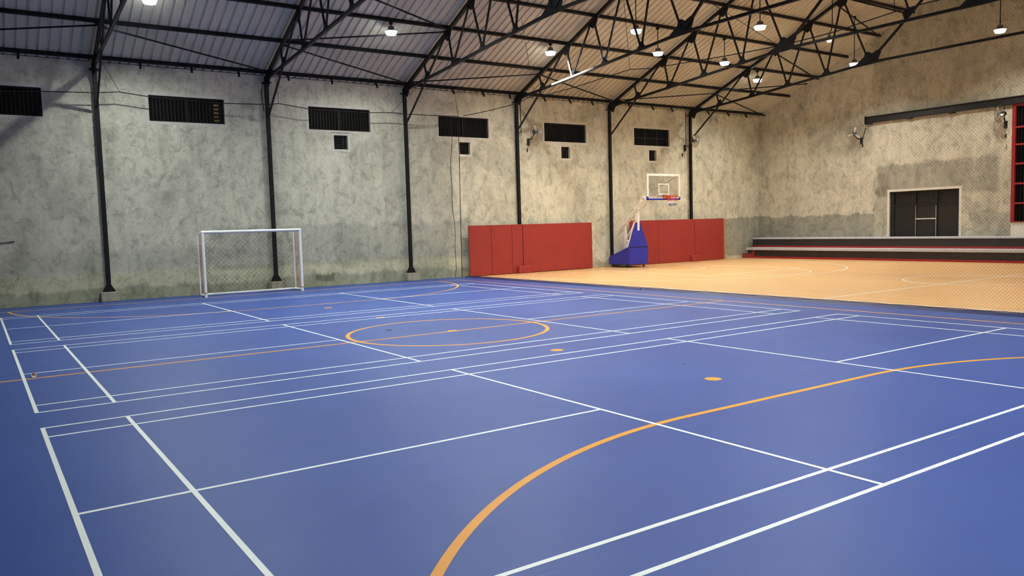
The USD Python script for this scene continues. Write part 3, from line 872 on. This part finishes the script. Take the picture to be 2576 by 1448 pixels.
def place_left(s, z):
    s, z = np.asarray(s, float), np.asarray(z, float)
    w = 0.035 * np.sin(1.1 * s + 0.5) + 0.03 * np.sin(2.7 * s + z) + 0.015 * np.sin(5.1 * s - 1.3 * z)
    w = w * np.clip((6.1 - z) / 1.5, 0, 1)
    return np.c_[s + 0.012 * np.sin(3 * z + 2 * s), RY + w * 0.8, z]


net1 = thing("wall_net", "black diamond-mesh net hung along the grey wall behind the goal", "net", (5.3, RY, 0))
part(net1, "netting", strand_mesh(diamond(-4.1, 14.5, top_left, 0.076, place_left, zlo=0.01), 0.0018), NETM, kind="stuff")
part(net1, "top_rope", tube([(a, RY, b) for a, b in rope_pts], 0.013, 6), ROPE)
for (x0, z0, y0), (x1, z1) in (((3.02, 6.93, 22.9), (3.40, 6.12)), ((8.06, 6.98, 22.9), (8.09, 6.08)), ((12.70, 6.55, 22.9), (12.12, 6.02)), ((14.78, 7.0, 22.92), (14.86, 6.04))):
    part(net1, "hanger_wire", tube([(x0, y0, z0), (x1, RY, z1)], 0.006, 6), ROPE)
zz = np.linspace(0.02, 6.0, 40)
part(net1, "edge_rope", tube(np.c_[14.50 + 0.05 * np.sin(zz * 1.3) + 0.02 * np.sin(zz * 4.1) + 0.02 * (zz / 6), RY + 0 * zz, zz], 0.009, 6), ROPE)

# dividing net between the two courts
DX = 15.10
drope = np.array([(22.85, 6.07), (21.0, 6.02), (19.3, 6.03), (18.28, 6.16), (17.76, 6.06), (16.28, 6.07), (13.71, 6.17), (12.84, 6.05), (10.24, 5.89), (8.74, 5.82), (7.42, 5.83), (6.0, 5.94), (5.35, 5.96), (2.0, 5.9), (-2.0, 6.0), (-7.0, 6.0)])[::-1]


def top_div(s):
    return float(np.interp(s, drope[:, 0], drope[:, 1]))


def place_div(s, z):
    s, z = np.asarray(s, float), np.asarray(z, float)
    w = 0.05 * np.sin(0.9 * s) + 0.03 * np.sin(2.3 * s + 0.8 * z)
    w = w * np.clip((6.0 - z) / 1.5, 0, 1) * np.clip(z / 0.6, 0.25, 1)
    return np.c_[DX + w, s + 0.015 * np.sin(2.2 * z + s), z]


net2 = thing("divider_net", "black diamond-mesh net dividing the blue floor from the basketball floor", "net", (DX, 8.0, 0))
part(net2, "netting", strand_mesh(diamond(-7.0, 22.85, top_div, 0.069, place_div, zlo=0.055, step=1.0), 0.00115), NETM, kind="stuff")
part(net2, "top_rope", tube([(DX, a, b) for a, b in drope], 0.011, 6), ROPE)
zz = np.linspace(0.02, 6.07, 30)
part(net2, "edge_rope", tube(np.c_[14.80 + (0.07 / 6) * zz, 22.82 + 0 * zz, zz], 0.012, 6), ROPE)
yy = np.linspace(-7.0, 22.8, 150)
part(net2, "bottom_rope", tube(np.c_[DX + 0.01 * np.sin(3 * yy), yy, 0.062 + 0.006 * np.sin(7 * yy)], 0.006, 6), NAVY)
for (y0, z0), (y1, z1) in (((18.92, 8.80), (18.28, 6.16)), ((13.95, 8.6), (13.71, 6.17)), ((9.95, 7.1), (8.74, 5.82)), ((6.0, 9.0), (6.0, 5.94))):
    ztop = zr(y0) - 0.1
    ya = y0 + (y0 - y1) / (z0 - z1) * (ztop - z0)
    part(net2, "hanger_wire", tube([(DX, y1, z1), (DX, ya, zr(ya) - 0.1)], 0.006, 6), ROPE)

# ------------------------------------------------------------------ futsal goal
goal = thing("futsal_goal", "white futsal goal frame with netting against the grey wall", "goal", (6.78, 22.0, 0))
GF, GB, GX0, GX1, GH, GR = 21.98, 22.62, 5.29, 8.29, 1.97, 0.045
for x in (GX0, GX1):
    part(goal, "post", tube([(x, GF, 0.0), (x, GF, GH)], GR, 16), WHITE_METAL, smooth=40)
part(goal, "crossbar", tube([(GX0 - GR, GF, GH), (GX1 + GR, GF, GH)], GR, 16), WHITE_METAL, smooth=40)
for x in (GX0, GX1):
    part(goal, "rear_post", tube([(x, GB, 0.03), (x, GB, GH - 0.02)], 0.024, 12), WHITE_METAL, smooth=40)
    part(goal, "top_stay", tube([(x, GB, GH - 0.03), (x, GF, GH - 0.03)], 0.02, 12), WHITE_METAL, smooth=40)
part(goal, "ground_bar", tube([(GX0, GF, 0.05), (GX0, GF + 0.3, 0.045), (GX0 + 0.04, GB - 0.08, 0.045), (GX0 + 0.16, GB, 0.045), (GX1 - 0.16, GB, 0.045), (GX1 - 0.04, GB - 0.08, 0.045), (GX1, GF + 0.3, 0.045), (GX1, GF, 0.05)], 0.04, 14), WHITE_METAL, smooth=40)
for x in (GX0, GX1):
    part(goal, "joint_band", tube([(x, GF, 0.115), (x, GF, 0.13)], GR + 0.004, 16), BLACK, smooth=40, label="dark joint band")


def place_back(s, z):
    s, z = np.asarray(s, float), np.asarray(z, float)
    sag = 0.05 * np.sin(np.pi * (s - GX0) / (GX1 - GX0)) * np.sin(np.pi * z / GH)
    return np.c_[s, GB + 0.01 + sag, z]


part(goal, "rear_netting", strand_mesh(diamond(GX0, GX1, lambda s: GH, 0.155, place_back, zlo=0.05), 0.0026), GOALNET_DARK, kind="stuff", label="dark cord rear netting")
for x in (GX0, GX1):
    part(goal, "side_netting", strand_mesh(diamond(GF, GB, lambda s: GH, 0.11, lambda s, z, x=x: np.c_[x + 0.02 * np.sin(4 * np.asarray(z)), s, z], zlo=0.08, step=0.25), 0.0026), GOALNET, kind="stuff", label="orange cord side netting")
part(goal, "top_netting", strand_mesh([np.array([(a, GF, GH - 0.03), (a + b, GB, GH - 0.05)]) for a in np.arange(GX0 + 0.1, GX1 - 0.1, 0.12) for b in (0.1, -0.1)], 0.0026), GOALNET, kind="stuff")

# ------------------------------------------------------------------ basketball stand
st = thing("basketball_stand", "portable basketball stand with blue padded base and clear backboard", "basketball hoop", (22.85, 22.4, 0))
SX0, SX1, SY = 22.34, 23.42, 21.72
prof = [(SY, 0.135), (SY, 0.87), (SY + 0.06, 0.88), (23.02, 0.43), (23.02, 0.135)]
bpad = part(st, "base_padding", prism(prof, SX1 - SX0, "yz", (SX0 + SX1) / 2), BLUE_PAD)
part(bpad, "padding_seam", box(SX0 - 0.004, SX1 + 0.004, SY - 0.008, SY + 0.02, 0.855, 0.875), NAVY)
tw = trimesh.Trimesh(np.array([(22.34, SY - 0.02, 0.875), (23.40, SY - 0.02, 0.875), (23.40, SY + 0.07, 0.875), (22.34, SY + 0.07, 0.875), (22.755, SY - 0.03, 1.90), (22.965, SY - 0.03, 1.90), (22.965, SY + 0.05, 1.90), (22.755, SY + 0.05, 1.90)]),
                     np.array([(0, 1, 5), (0, 5, 4), (1, 2, 6), (1, 6, 5), (2, 3, 7), (2, 7, 6), (3, 0, 4), (3, 4, 7), (4, 5, 6), (4, 6, 7), (0, 3, 2), (0, 2, 1)]), process=False)
part(st, "tower_padding", tw, BLUE_PAD)
part(st, "tower_strut", beam((22.34, SY + 0.1, 0.87), (22.74, SY + 0.1, 1.93), 0.05, 0.03), CREAM_METAL)
part(st, "tower_strut", beam((23.40, SY + 0.1, 0.87), (23.0, SY + 0.1, 1.93), 0.05, 0.03), CREAM_METAL)
part(st, "mast", beam((22.86, SY + 0.08, 0.87), (22.86, SY + 0.02, 2.42), 0.16, 0.12), CREAM_METAL)
for dx in (-0.085, 0.085):
    x = 22.85 + dx
    part(st, "arm", beam((x, 23.05 if dx > 0 else 22.85, 1.39 if dx > 0 else 1.55), (x, 21.22, 2.87), 0.05, 0.085), CREAM_METAL)
    part(st, "extension_arm", beam((x, 21.26, 2.90), (x, 20.2, 2.90), 0.05, 0.11), CREAM_METAL)
part(st, "rear_mast", beam((22.85, 22.50, 0.55), (22.85, 22.50, 1.82), 0.10, 0.10), CREAM_METAL)
part(st, "stay", beam((22.85, 21.90, 1.85), (22.85, 22.45, 1.18), 0.05, 0.06), CREAM_METAL)
part(st, "stay", beam((22.85, 22.58, 1.5), (22.85, 22.98, 0.56), 0.045, 0.05), CREAM_METAL)
part(st, "stay", beam((22.85, 22.45, 1.20), (22.85, 22.1, 0.85), 0.045, 0.045), CREAM_METAL)
for k, (y, z) in enumerate(((22.6, 1.85), (22.2, 2.17), (21.8, 2.50), (21.42, 2.80), (21.24, 2.93))):
    part(st, "cross_plate", beam((22.75, y, z), (22.95, y, z), 0.05, 0.07), CREAM_METAL)
# backboard
BB = 20.10
bx0, bx1, bz0, bz1 = 21.85, 23.69, 2.83, 3.82
bbd = part(st, "backboard", box(bx0, bx1, BB, BB + 0.012, bz0, bz1), CLEAR, label="clear backboard")
part(bbd, "backboard_border", prism(sg.box(bx0, bz0, bx1, bz1).difference(sg.box(bx0 + 0.075, bz0 + 0.03, bx1 - 0.075, bz1 - 0.085)), 0.03, "xz", BB - 0.005), CREAM_METAL, label="white border")
sx0, sx1, sz0, sz1 = 22.48, 23.07, 2.98, 3.43
part(bbd, "target_square", prism(sg.box(sx0, sz0, sx1, sz1).difference(sg.box(sx0 + 0.045, sz0 + 0.045, sx1 - 0.045, sz1 - 0.045)), 0.006, "xz", BB - 0.004), CREAM_METAL, label="white target square")
part(bbd, "edge_padding", cat_(bevel_box(bx0 - 0.01, bx1 + 0.01, BB - 0.025, BB + 0.04, bz0 - 0.06, bz0 + 0.015, 0.01), bevel_box(bx0 - 0.012, bx0 + 0.07, BB - 0.025, BB + 0.04, bz0 - 0.06, bz0 + 0.085, 0.01), bevel_box(bx1 - 0.07, bx1 + 0.012, BB - 0.025, BB + 0.04, bz0 - 0.06, bz0 + 0.085, 0.01)), BLUE_PAD)
part(st, "board_brace", beam((21.93, BB + 0.35, 2.9), (23.55, BB + 0.06, 3.74), 0.03, 0.032), CREAM_METAL)
part(st, "board_brace", beam((23.0, BB + 0.6, 2.95), (22.3, BB + 0.06, 3.5), 0.02, 0.022), CREAM_METAL)
part(bbd, "mount_plate", box(22.72, 22.98, BB + 0.012, BB + 0.07, 2.80, 3.0), CREAM_METAL)
rz, rc, rr = 2.92, (22.86, BB - 0.385), 0.225
a = np.linspace(0, 2 * np.pi, 40, endpoint=False)
rim = part(st, "rim", tube(np.c_[rc[0] + rr * np.cos(a), rc[1] + rr * np.sin(a), 0 * a + rz], 0.012, 8, closed=True), ORANGE, smooth=True)
part(rim, "rim_bracket", cat_(bevel_box(22.74, 22.98, BB - 0.18, BB - 0.005, rz - 0.10, rz + 0.015, 0.01), beam((22.77, BB - 0.15, rz), (22.72, rc[1] + 0.15, rz), 0.02, 0.03), beam((22.95, BB - 0.15, rz), (23.0, rc[1] + 0.15, rz), 0.02, 0.03)), ORANGE)


def ringpt(k, t, n=12):
    r = rr * (1 - 0.46 * t ** 0.8)
    ang = 2 * math.pi * k / n
    return np.array([rc[0] + r * math.cos(ang), rc[1] + r * math.sin(ang), rz - 0.40 * t])


for (t0, t1), mt in (((0.0, 0.5), NET_RED), ((0.5, 0.75), NET_WHITE), ((0.75, 1.0), NET_BLUE)):
    ls = []
    for k in range(12):
        n = max(2, int((t1 - t0) / 0.125) + 1)
        ts = np.linspace(t0, t1, n)
        for s in (1, -1):
            ls.append(np.array([ringpt(k + s * 0.5 * (q * 8 % 2 if False else q * 8), q) for q in ts]))
    part(rim, "hoop_net", strand_mesh(ls, 0.0065), mt, label={NET_RED: "red upper net", NET_WHITE: "white middle net", NET_BLUE: "blue lower net"}[mt])
for x in (SX0 + 0.12, SX1 - 0.12):
    for y in (SY + 0.15, 22.9):
        part(st, "caster", turn(moved(lathe([(0.0, -0.02), (0.04, -0.02), (0.045, 0.0), (0.04, 0.02), (0.0, 0.02)], 16), (0, 0, 0)), 90, (0, 1, 0)).apply_translation([x, y, 0.045]), RUBBER)
for x in (SX0 + 0.12, SX1 - 0.12):
    for y in (SY + 0.15, 22.9):
        part(st, "caster_fork", box(x - 0.03, x + 0.03, y - 0.015, y + 0.015, 0.05, 0.125), ALU)
part(st, "chassis", box(SX0 + 0.06, SX1 - 0.06, SY + 0.08, 23.0, 0.115, 0.135), RUBBER)
for k, (x, y) in enumerate(((22.5, 22.9), (22.62, 22.75))):
    part(st, "counterweight", bevel_box(x - 0.09, x + 0.05, y - 0.06, y + 0.06, 0.48 + 0.03 * k, 0.56 + 0.03 * k, 0.01), BLACK)

# ------------------------------------------------------------------ red wall padding
PY0, PY1 = WL - 0.30, WL - 0.245
padset = [("left red padding", [(15.24, 16.26), (16.265, 17.235), (17.24, 17.75), (17.765, 21.36)], 0.015, 1.955, ["tall red wall pad at the left end of the padding, by the net corner", "tall red wall pad second from the left", "narrow red wall pad just left of the column", "widest red wall pad, right of the column and left of the bare wall"]),
          ("right red padding", [(23.55, 25.25), (25.255, 27.63), (27.645, 29.66)], 0.01, 1.98, ["red wall pad behind the basketball stand", "red wall pad between the basketball stand and its next column", "rightmost red wall pad beside the wood batten"])]
for grp, spans, z0, z1, labs in padset:
    for (x0, x1), lab in zip(spans, labs):
        t = thing("wall_pad", lab, "wall pad", (x0, PY1, 0), group=grp)
        part(t, "cushion", bevel_box(x0, x1, PY0 - (0.008 if x0 in (17.765, 27.645) else 0), PY1, z0, z1, 0.014), RED_PAD)
        part(t, "backing_board", box(x0 + 0.01, x1 - 0.01, PY1, PY1 + 0.015, z0, z1 - 0.01), WOOD)
single("wood_batten", box(29.67, 29.83, WL - 0.26, WL - 0.2, 0.0, 1.96), WOOD, "upright bare wood batten at the right end of the red padding", "batten")

# ------------------------------------------------------------------ bleachers
bl = thing("bleachers", "low two-step bleachers, grey planks over black risers with red trim", "bleachers", (31.9, 12, 0))
YE, Y1 = -3.0, 22.86
part(bl, "base_strip", box(31.2, 31.27, YE, 23.12, 0.0, 0.09), RED_PAINT, label="red bottom strip")
part(bl, "riser", box(31.235, 31.29, YE, 22.47, 0.09, 0.385), RISER)
part(bl, "tread_plank", bevel_box(31.17, 31.90, YE, Y1, 0.385, 0.505, 0.012), TREAD)
part(bl, "red_strip", box(31.86, 31.93, YE, 23.03, 0.506, 0.585), RED_PAINT, label="red strip under the upper riser")
part(bl, "riser", box(31.885, 31.95, YE, 23.03, 0.585, 0.895), RISER)
part(bl, "tread_plank", bevel_box(31.85, WB - 0.02, YE, 23.0, 0.895, 0.972, 0.012), TREAD)
part(bl, "end_step", box(31.22, 31.9, 22.50, 23.12, 0.105, 0.22), RED_PAINT, label="red end step")
part(bl, "end_post", box(31.21, 31.28, 22.40, 22.50, 0.105, 0.385), RED_PAINT, label="red end post")
part(bl, "end_block", box(31.25, 31.88, 22.52, 22.84, 0.22, 0.384), RISER)
for y in np.arange(-2, 22.5, 2.0):
    part(bl, "support", box(31.95, 32.5, y - 0.04, y + 0.04, 0.0, 0.894), RISER)
    part(bl, "support", box(31.30, 31.8, y - 0.04, y + 0.04, 0.0, 0.384), RISER)

# ------------------------------------------------------------------ wall fans


def make_fan(label, bracket, centre, face, pull, blade0):
    """bracket: point on the wall; centre: middle of the cage; face: unit direction the fan blows."""
    bk, ce = np.array(bracket, float), np.array(centre, float)
    f = np.array(face, float)
    f /= np.linalg.norm(f)
    _, s, u = frame_of(f)
    t = thing("wall_fan", label, "fan", bracket)
    Rc, D = 0.325, 0.085

    def pt(r, a, d):
        return ce + f * d + (s * math.cos(a) + u * math.sin(a)) * r

    ls = []
    for sign in (1, -1):
        for k in range(44):
            a = 2 * math.pi * k / 44
            ls.append(np.array([pt(0.05, a, sign * D), pt(0.2, a, sign * D * 0.96), pt(0.29, a, sign * D * 0.6), pt(Rc, a, 0)]))
        for r, d in ((0.05, D), (0.14, D * 0.98), (0.235, D * 0.85)):
            aa = np.linspace(0, 2 * np.pi, 33)
            ls.append(np.array([pt(r, q, sign * d) for q in aa]))
    cage = part(t, "cage", strand_mesh(ls[:44] + ls[47:91], 0.0022), FAN_GREY, kind="stuff")
    aa = np.linspace(0, 2 * np.pi, 40, endpoint=False)
    rg = [tube([pt(Rc, q, 0) for q in aa], 0.007, 6, closed=True)]
    for sign in (1, -1):
        for r, d in ((0.05, D), (0.15, D * 0.98), (0.24, D * 0.83)):
            rg.append(tube([pt(r, q, sign * d) for q in aa], 0.003, 5, closed=True))
    part(cage, "cage_ring", cat_(rg), FAN_GREY)
    hub = part(t, "hub", tube([ce - f * 0.03, ce + f * 0.05, ce + f * 0.07], [0.055, 0.055, 0.03], 16), HUB, smooth=40, label="blue hub")
    for k in range(3):
        a = math.radians(blade0 + 120 * k)
        rad = s * math.cos(a) + u * math.sin(a)
        tan = -s * math.sin(a) + u * math.cos(a)
        v, fc = [], []
        prof = [(0.05, 0.02), (0.10, 0.03), (0.18, 0.036), (0.25, 0.034), (0.285, 0.018)]
        for r, w in prof:
            for q in (-1, 1):
                for th in (-0.004, 0.004):
                    v.append(ce + rad * r + tan * (w * q) + f * (0.028 * q + th))
        for j in range(len(prof) - 1):
            o, n = 4 * j, 4 * j + 4
            for p, q in ((0, 1), (1, 3), (3, 2), (2, 0)):
                fc += [(o + p, n + p, n + q), (o + p, n + q, o + q)]
        o = 4 * (len(prof) - 1)
        fc += [(0, 1, 3), (0, 3, 2), (o, o + 3, o + 1), (o, o + 2, o + 3)]
        bm = trimesh.Trimesh(np.array(v), np.array(fc), process=False)
        bm.fix_normals()
        part(hub, "blade", bm, BLADE)
    part(t, "motor", tube([ce - f * 0.06, ce - f * 0.09, ce - f * 0.2, ce - f * 0.25], [0.07, 0.095, 0.09, 0.05], 16), FAN_BLACK, smooth=40)
    back = ce - f * 0.17
    wn = np.array([0, -1.0, 0]) if abs(bk[1] - (WL - 0.02)) < 0.2 else np.array([-1.0, 0, 0])
    p1 = bk + wn * 0.10
    p2 = bk * 0.4 + back * 0.6 + np.array([0, 0, -0.10])
    cv = [bk + wn * 0.02 + np.array([0, 0, -0.02]), p1 + np.array([0, 0, 0.06]), p2, back + np.array([0, 0, -0.07])]
    part(t, "arm", tube(cv, 0.026, 10), FAN_BLACK, smooth=True)
    side = np.array([1.0, 0, 0]) if wn[1] else np.array([0, 1.0, 0])
    pl = np.array([bk + side * a + wn * b + np.array([0, 0, c]) for a, b, c in ((-0.06, 0.0, -0.16), (0.06, 0.05, 0.12))])
    lo, hi = pl.min(0), pl.max(0)
    part(t, "wall_bracket", bevel_box(lo[0], hi[0], lo[1], hi[1], lo[2], hi[2], 0.012), FAN_BLACK)
    pu = np.array(pull, float)
    part(t, "pull_cord", tube([p1 + np.array([0, 0, -0.05]), pu + np.array([0, 0, 0.07])], 0.004, 6), ROPE)
    part(t, "pull_handle", tube([pu + np.array([0, 0, 0.08]), pu + np.array([0, 0, 0.06]), pu - np.array([0, 0, 0.06]), pu - np.array([0, 0, 0.08])], [0.014, 0.028, 0.028, 0.014], 10), FAN_BLACK, smooth=40)
    return t


make_fan("wall fan on the goal wall above the left red padding", (18.35, WL - 0.005, 5.27), (18.44, 22.75, 5.605), (0.05, -1, -0.12), (18.09, 22.95, 4.89), 60)
make_fan("wall fan behind the last column beside the wall corner", (27.33, WL - 0.005, 5.31), (27.49, 22.72, 5.604), (0.25, -1, -0.1), (26.87, 22.95, 4.94), 40)
make_fan("wall fan on the back wall at the rail's left end, facing the hall", (WB - 0.005, 17.62, 5.25), (32.15, 17.69, 5.545), (-0.85, -0.5, -0.1), (32.35, 17.41, 5.0), 102)
make_fan("wall fan on the back wall beside the red-framed window", (WB - 0.005, 11.65, 5.25), (32.15, 11.69, 5.61), (-0.8, 0.62, -0.05), (32.35, 11.53, 4.77), 75)

# fan wiring: sockets and conduits
sock = [((18.0, WL, 5.53), 1, "white wall socket right of the column at the left red padding"), ((WB, 17.4, 5.84), 0, "white wall socket under the rail's left end"), ((WB, 11.72, 5.70), 0, "white wall socket left of the red-framed window")]
for (x, y, z), onleft, lab in sock:
    t = thing("wall_socket", lab, "socket", (x, y, z))
    if onleft:
        part(t, "plate", bevel_box(x - 0.045, x + 0.045, y - 0.035, y, z - 0.05, z + 0.05, 0.008), PLASTIC_WHITE)
        part(t, "plug", bevel_box(x - 0.02, x + 0.02, y - 0.075, y - 0.035, z - 0.025, z + 0.015, 0.008), BLACK)
    else:
        part(t, "plate", bevel_box(x - 0.035, x, y - 0.05, y + 0.05, z - 0.055, z + 0.055, 0.008), PLASTIC_WHITE)
        part(t, "plug", bevel_box(x - 0.075, x - 0.035, y - 0.02, y + 0.02, z - 0.025, z + 0.015, 0.008), BLACK)
for pts, lab in (([(18.015, WL - 0.02, 6.95), (18.015, WL - 0.02, 5.58)], "thin dark conduit down the wall right of the fourth column"), ([(27.42, WL - 0.02, 6.95), (27.42, WL - 0.02, 5.45)], "thin dark conduit down the wall to the fan by the last column"),
                 ([(WB - 0.02, 17.385, 5.93), (WB - 0.02, 17.40, 5.86)], "short dark cable from the rail end to its socket"), ([(WB - 0.02, 11.72, 5.95), (WB - 0.02, 11.72, 5.75)], "short dark cable dropping from the rail above the last fan"),
                 ([(WB - 0.03, 17.41, 5.80), (WB - 0.03, 17.55, 5.35)], "thin cable from the socket to the fan at the rail's left end"),
                 ([(7.75, WL - 0.28, 6.86), (7.66, WL - 0.28, 6.68), (7.60, WL - 0.28, 6.44), (7.61, WL - 0.28, 6.15), (7.635, WL - 0.28, 6.0), (7.65, WL - 0.28, 5.83)], "loose black cable looping beside the column behind the goal")):
    single("wall_cable", tube(pts, 0.014, 8), BLACK, lab, "cable", smooth=True)

# ------------------------------------------------------------------ small things on the floor
sh = thing("shuttlecock", "white feather shuttlecock lying on the orange halfway line at the left", "shuttlecock", (0.115, 9.60, 0.0))
ax = CAM - np.array([0.115, 9.6, 0.04])
ax = np.array([ax[0] + 2.2, ax[1], 0.0])
ax /= np.linalg.norm(ax)
tilt = np.array([0, 0, 1.0])
_, s_, u_ = frame_of(ax)
c0 = np.array([0.115, 9.60, 0.036])
for k in range(16):
    a0, a1 = 2 * math.pi * k / 16, 2 * math.pi * (k + 1.15) / 16
    v, fc = [], []
    for d, r in ((-0.035, 0.014), (-0.01, 0.021), (0.015, 0.029), (0.03, 0.034)):
        for q in (a0, (a0 + a1) / 2, a1):
            for th in (0, 0.0009):
                v.append(c0 + ax * d + (s_ * math.cos(q) + u_ * math.sin(q)) * (r + th + (0.0008 if q == a1 else 0)))
    for j in range(3):
        for i in range(2):
            for th in range(2):
                p = j * 6 + i * 2 + th
                fc += [(p, p + 2, p + 8), (p, p + 8, p + 6)]
    part(sh, "feather", trimesh.Trimesh(np.array(v), np.array(fc), process=False), FEATHER)
part(sh, "cork", tube([c0 - ax * 0.057, c0 - ax * 0.052, c0 - ax * 0.045, c0 - ax * 0.033], [0.005, 0.011, 0.014, 0.0145], 14), CORK, smooth=40)
single("tape_scrap", bevel_box(5.86, 5.97, 10.48, 10.60, 0.0, 0.004, 0.002), BLACK, "black scrap of tape lying inside the orange centre circle", "tape")
single("debris", bevel_box(7.165, 7.20, 12.26, 12.30, 0.0, 0.006, 0.002), BLACK, "tiny black speck of debris beyond the centre circle", "debris")
single("debris", bevel_box(7.195, 7.215, 4.27, 4.295, 0.0, 0.004, 0.001), BLACK, "tiny black speck of debris on the blue floor near the foreground spot", "debris")
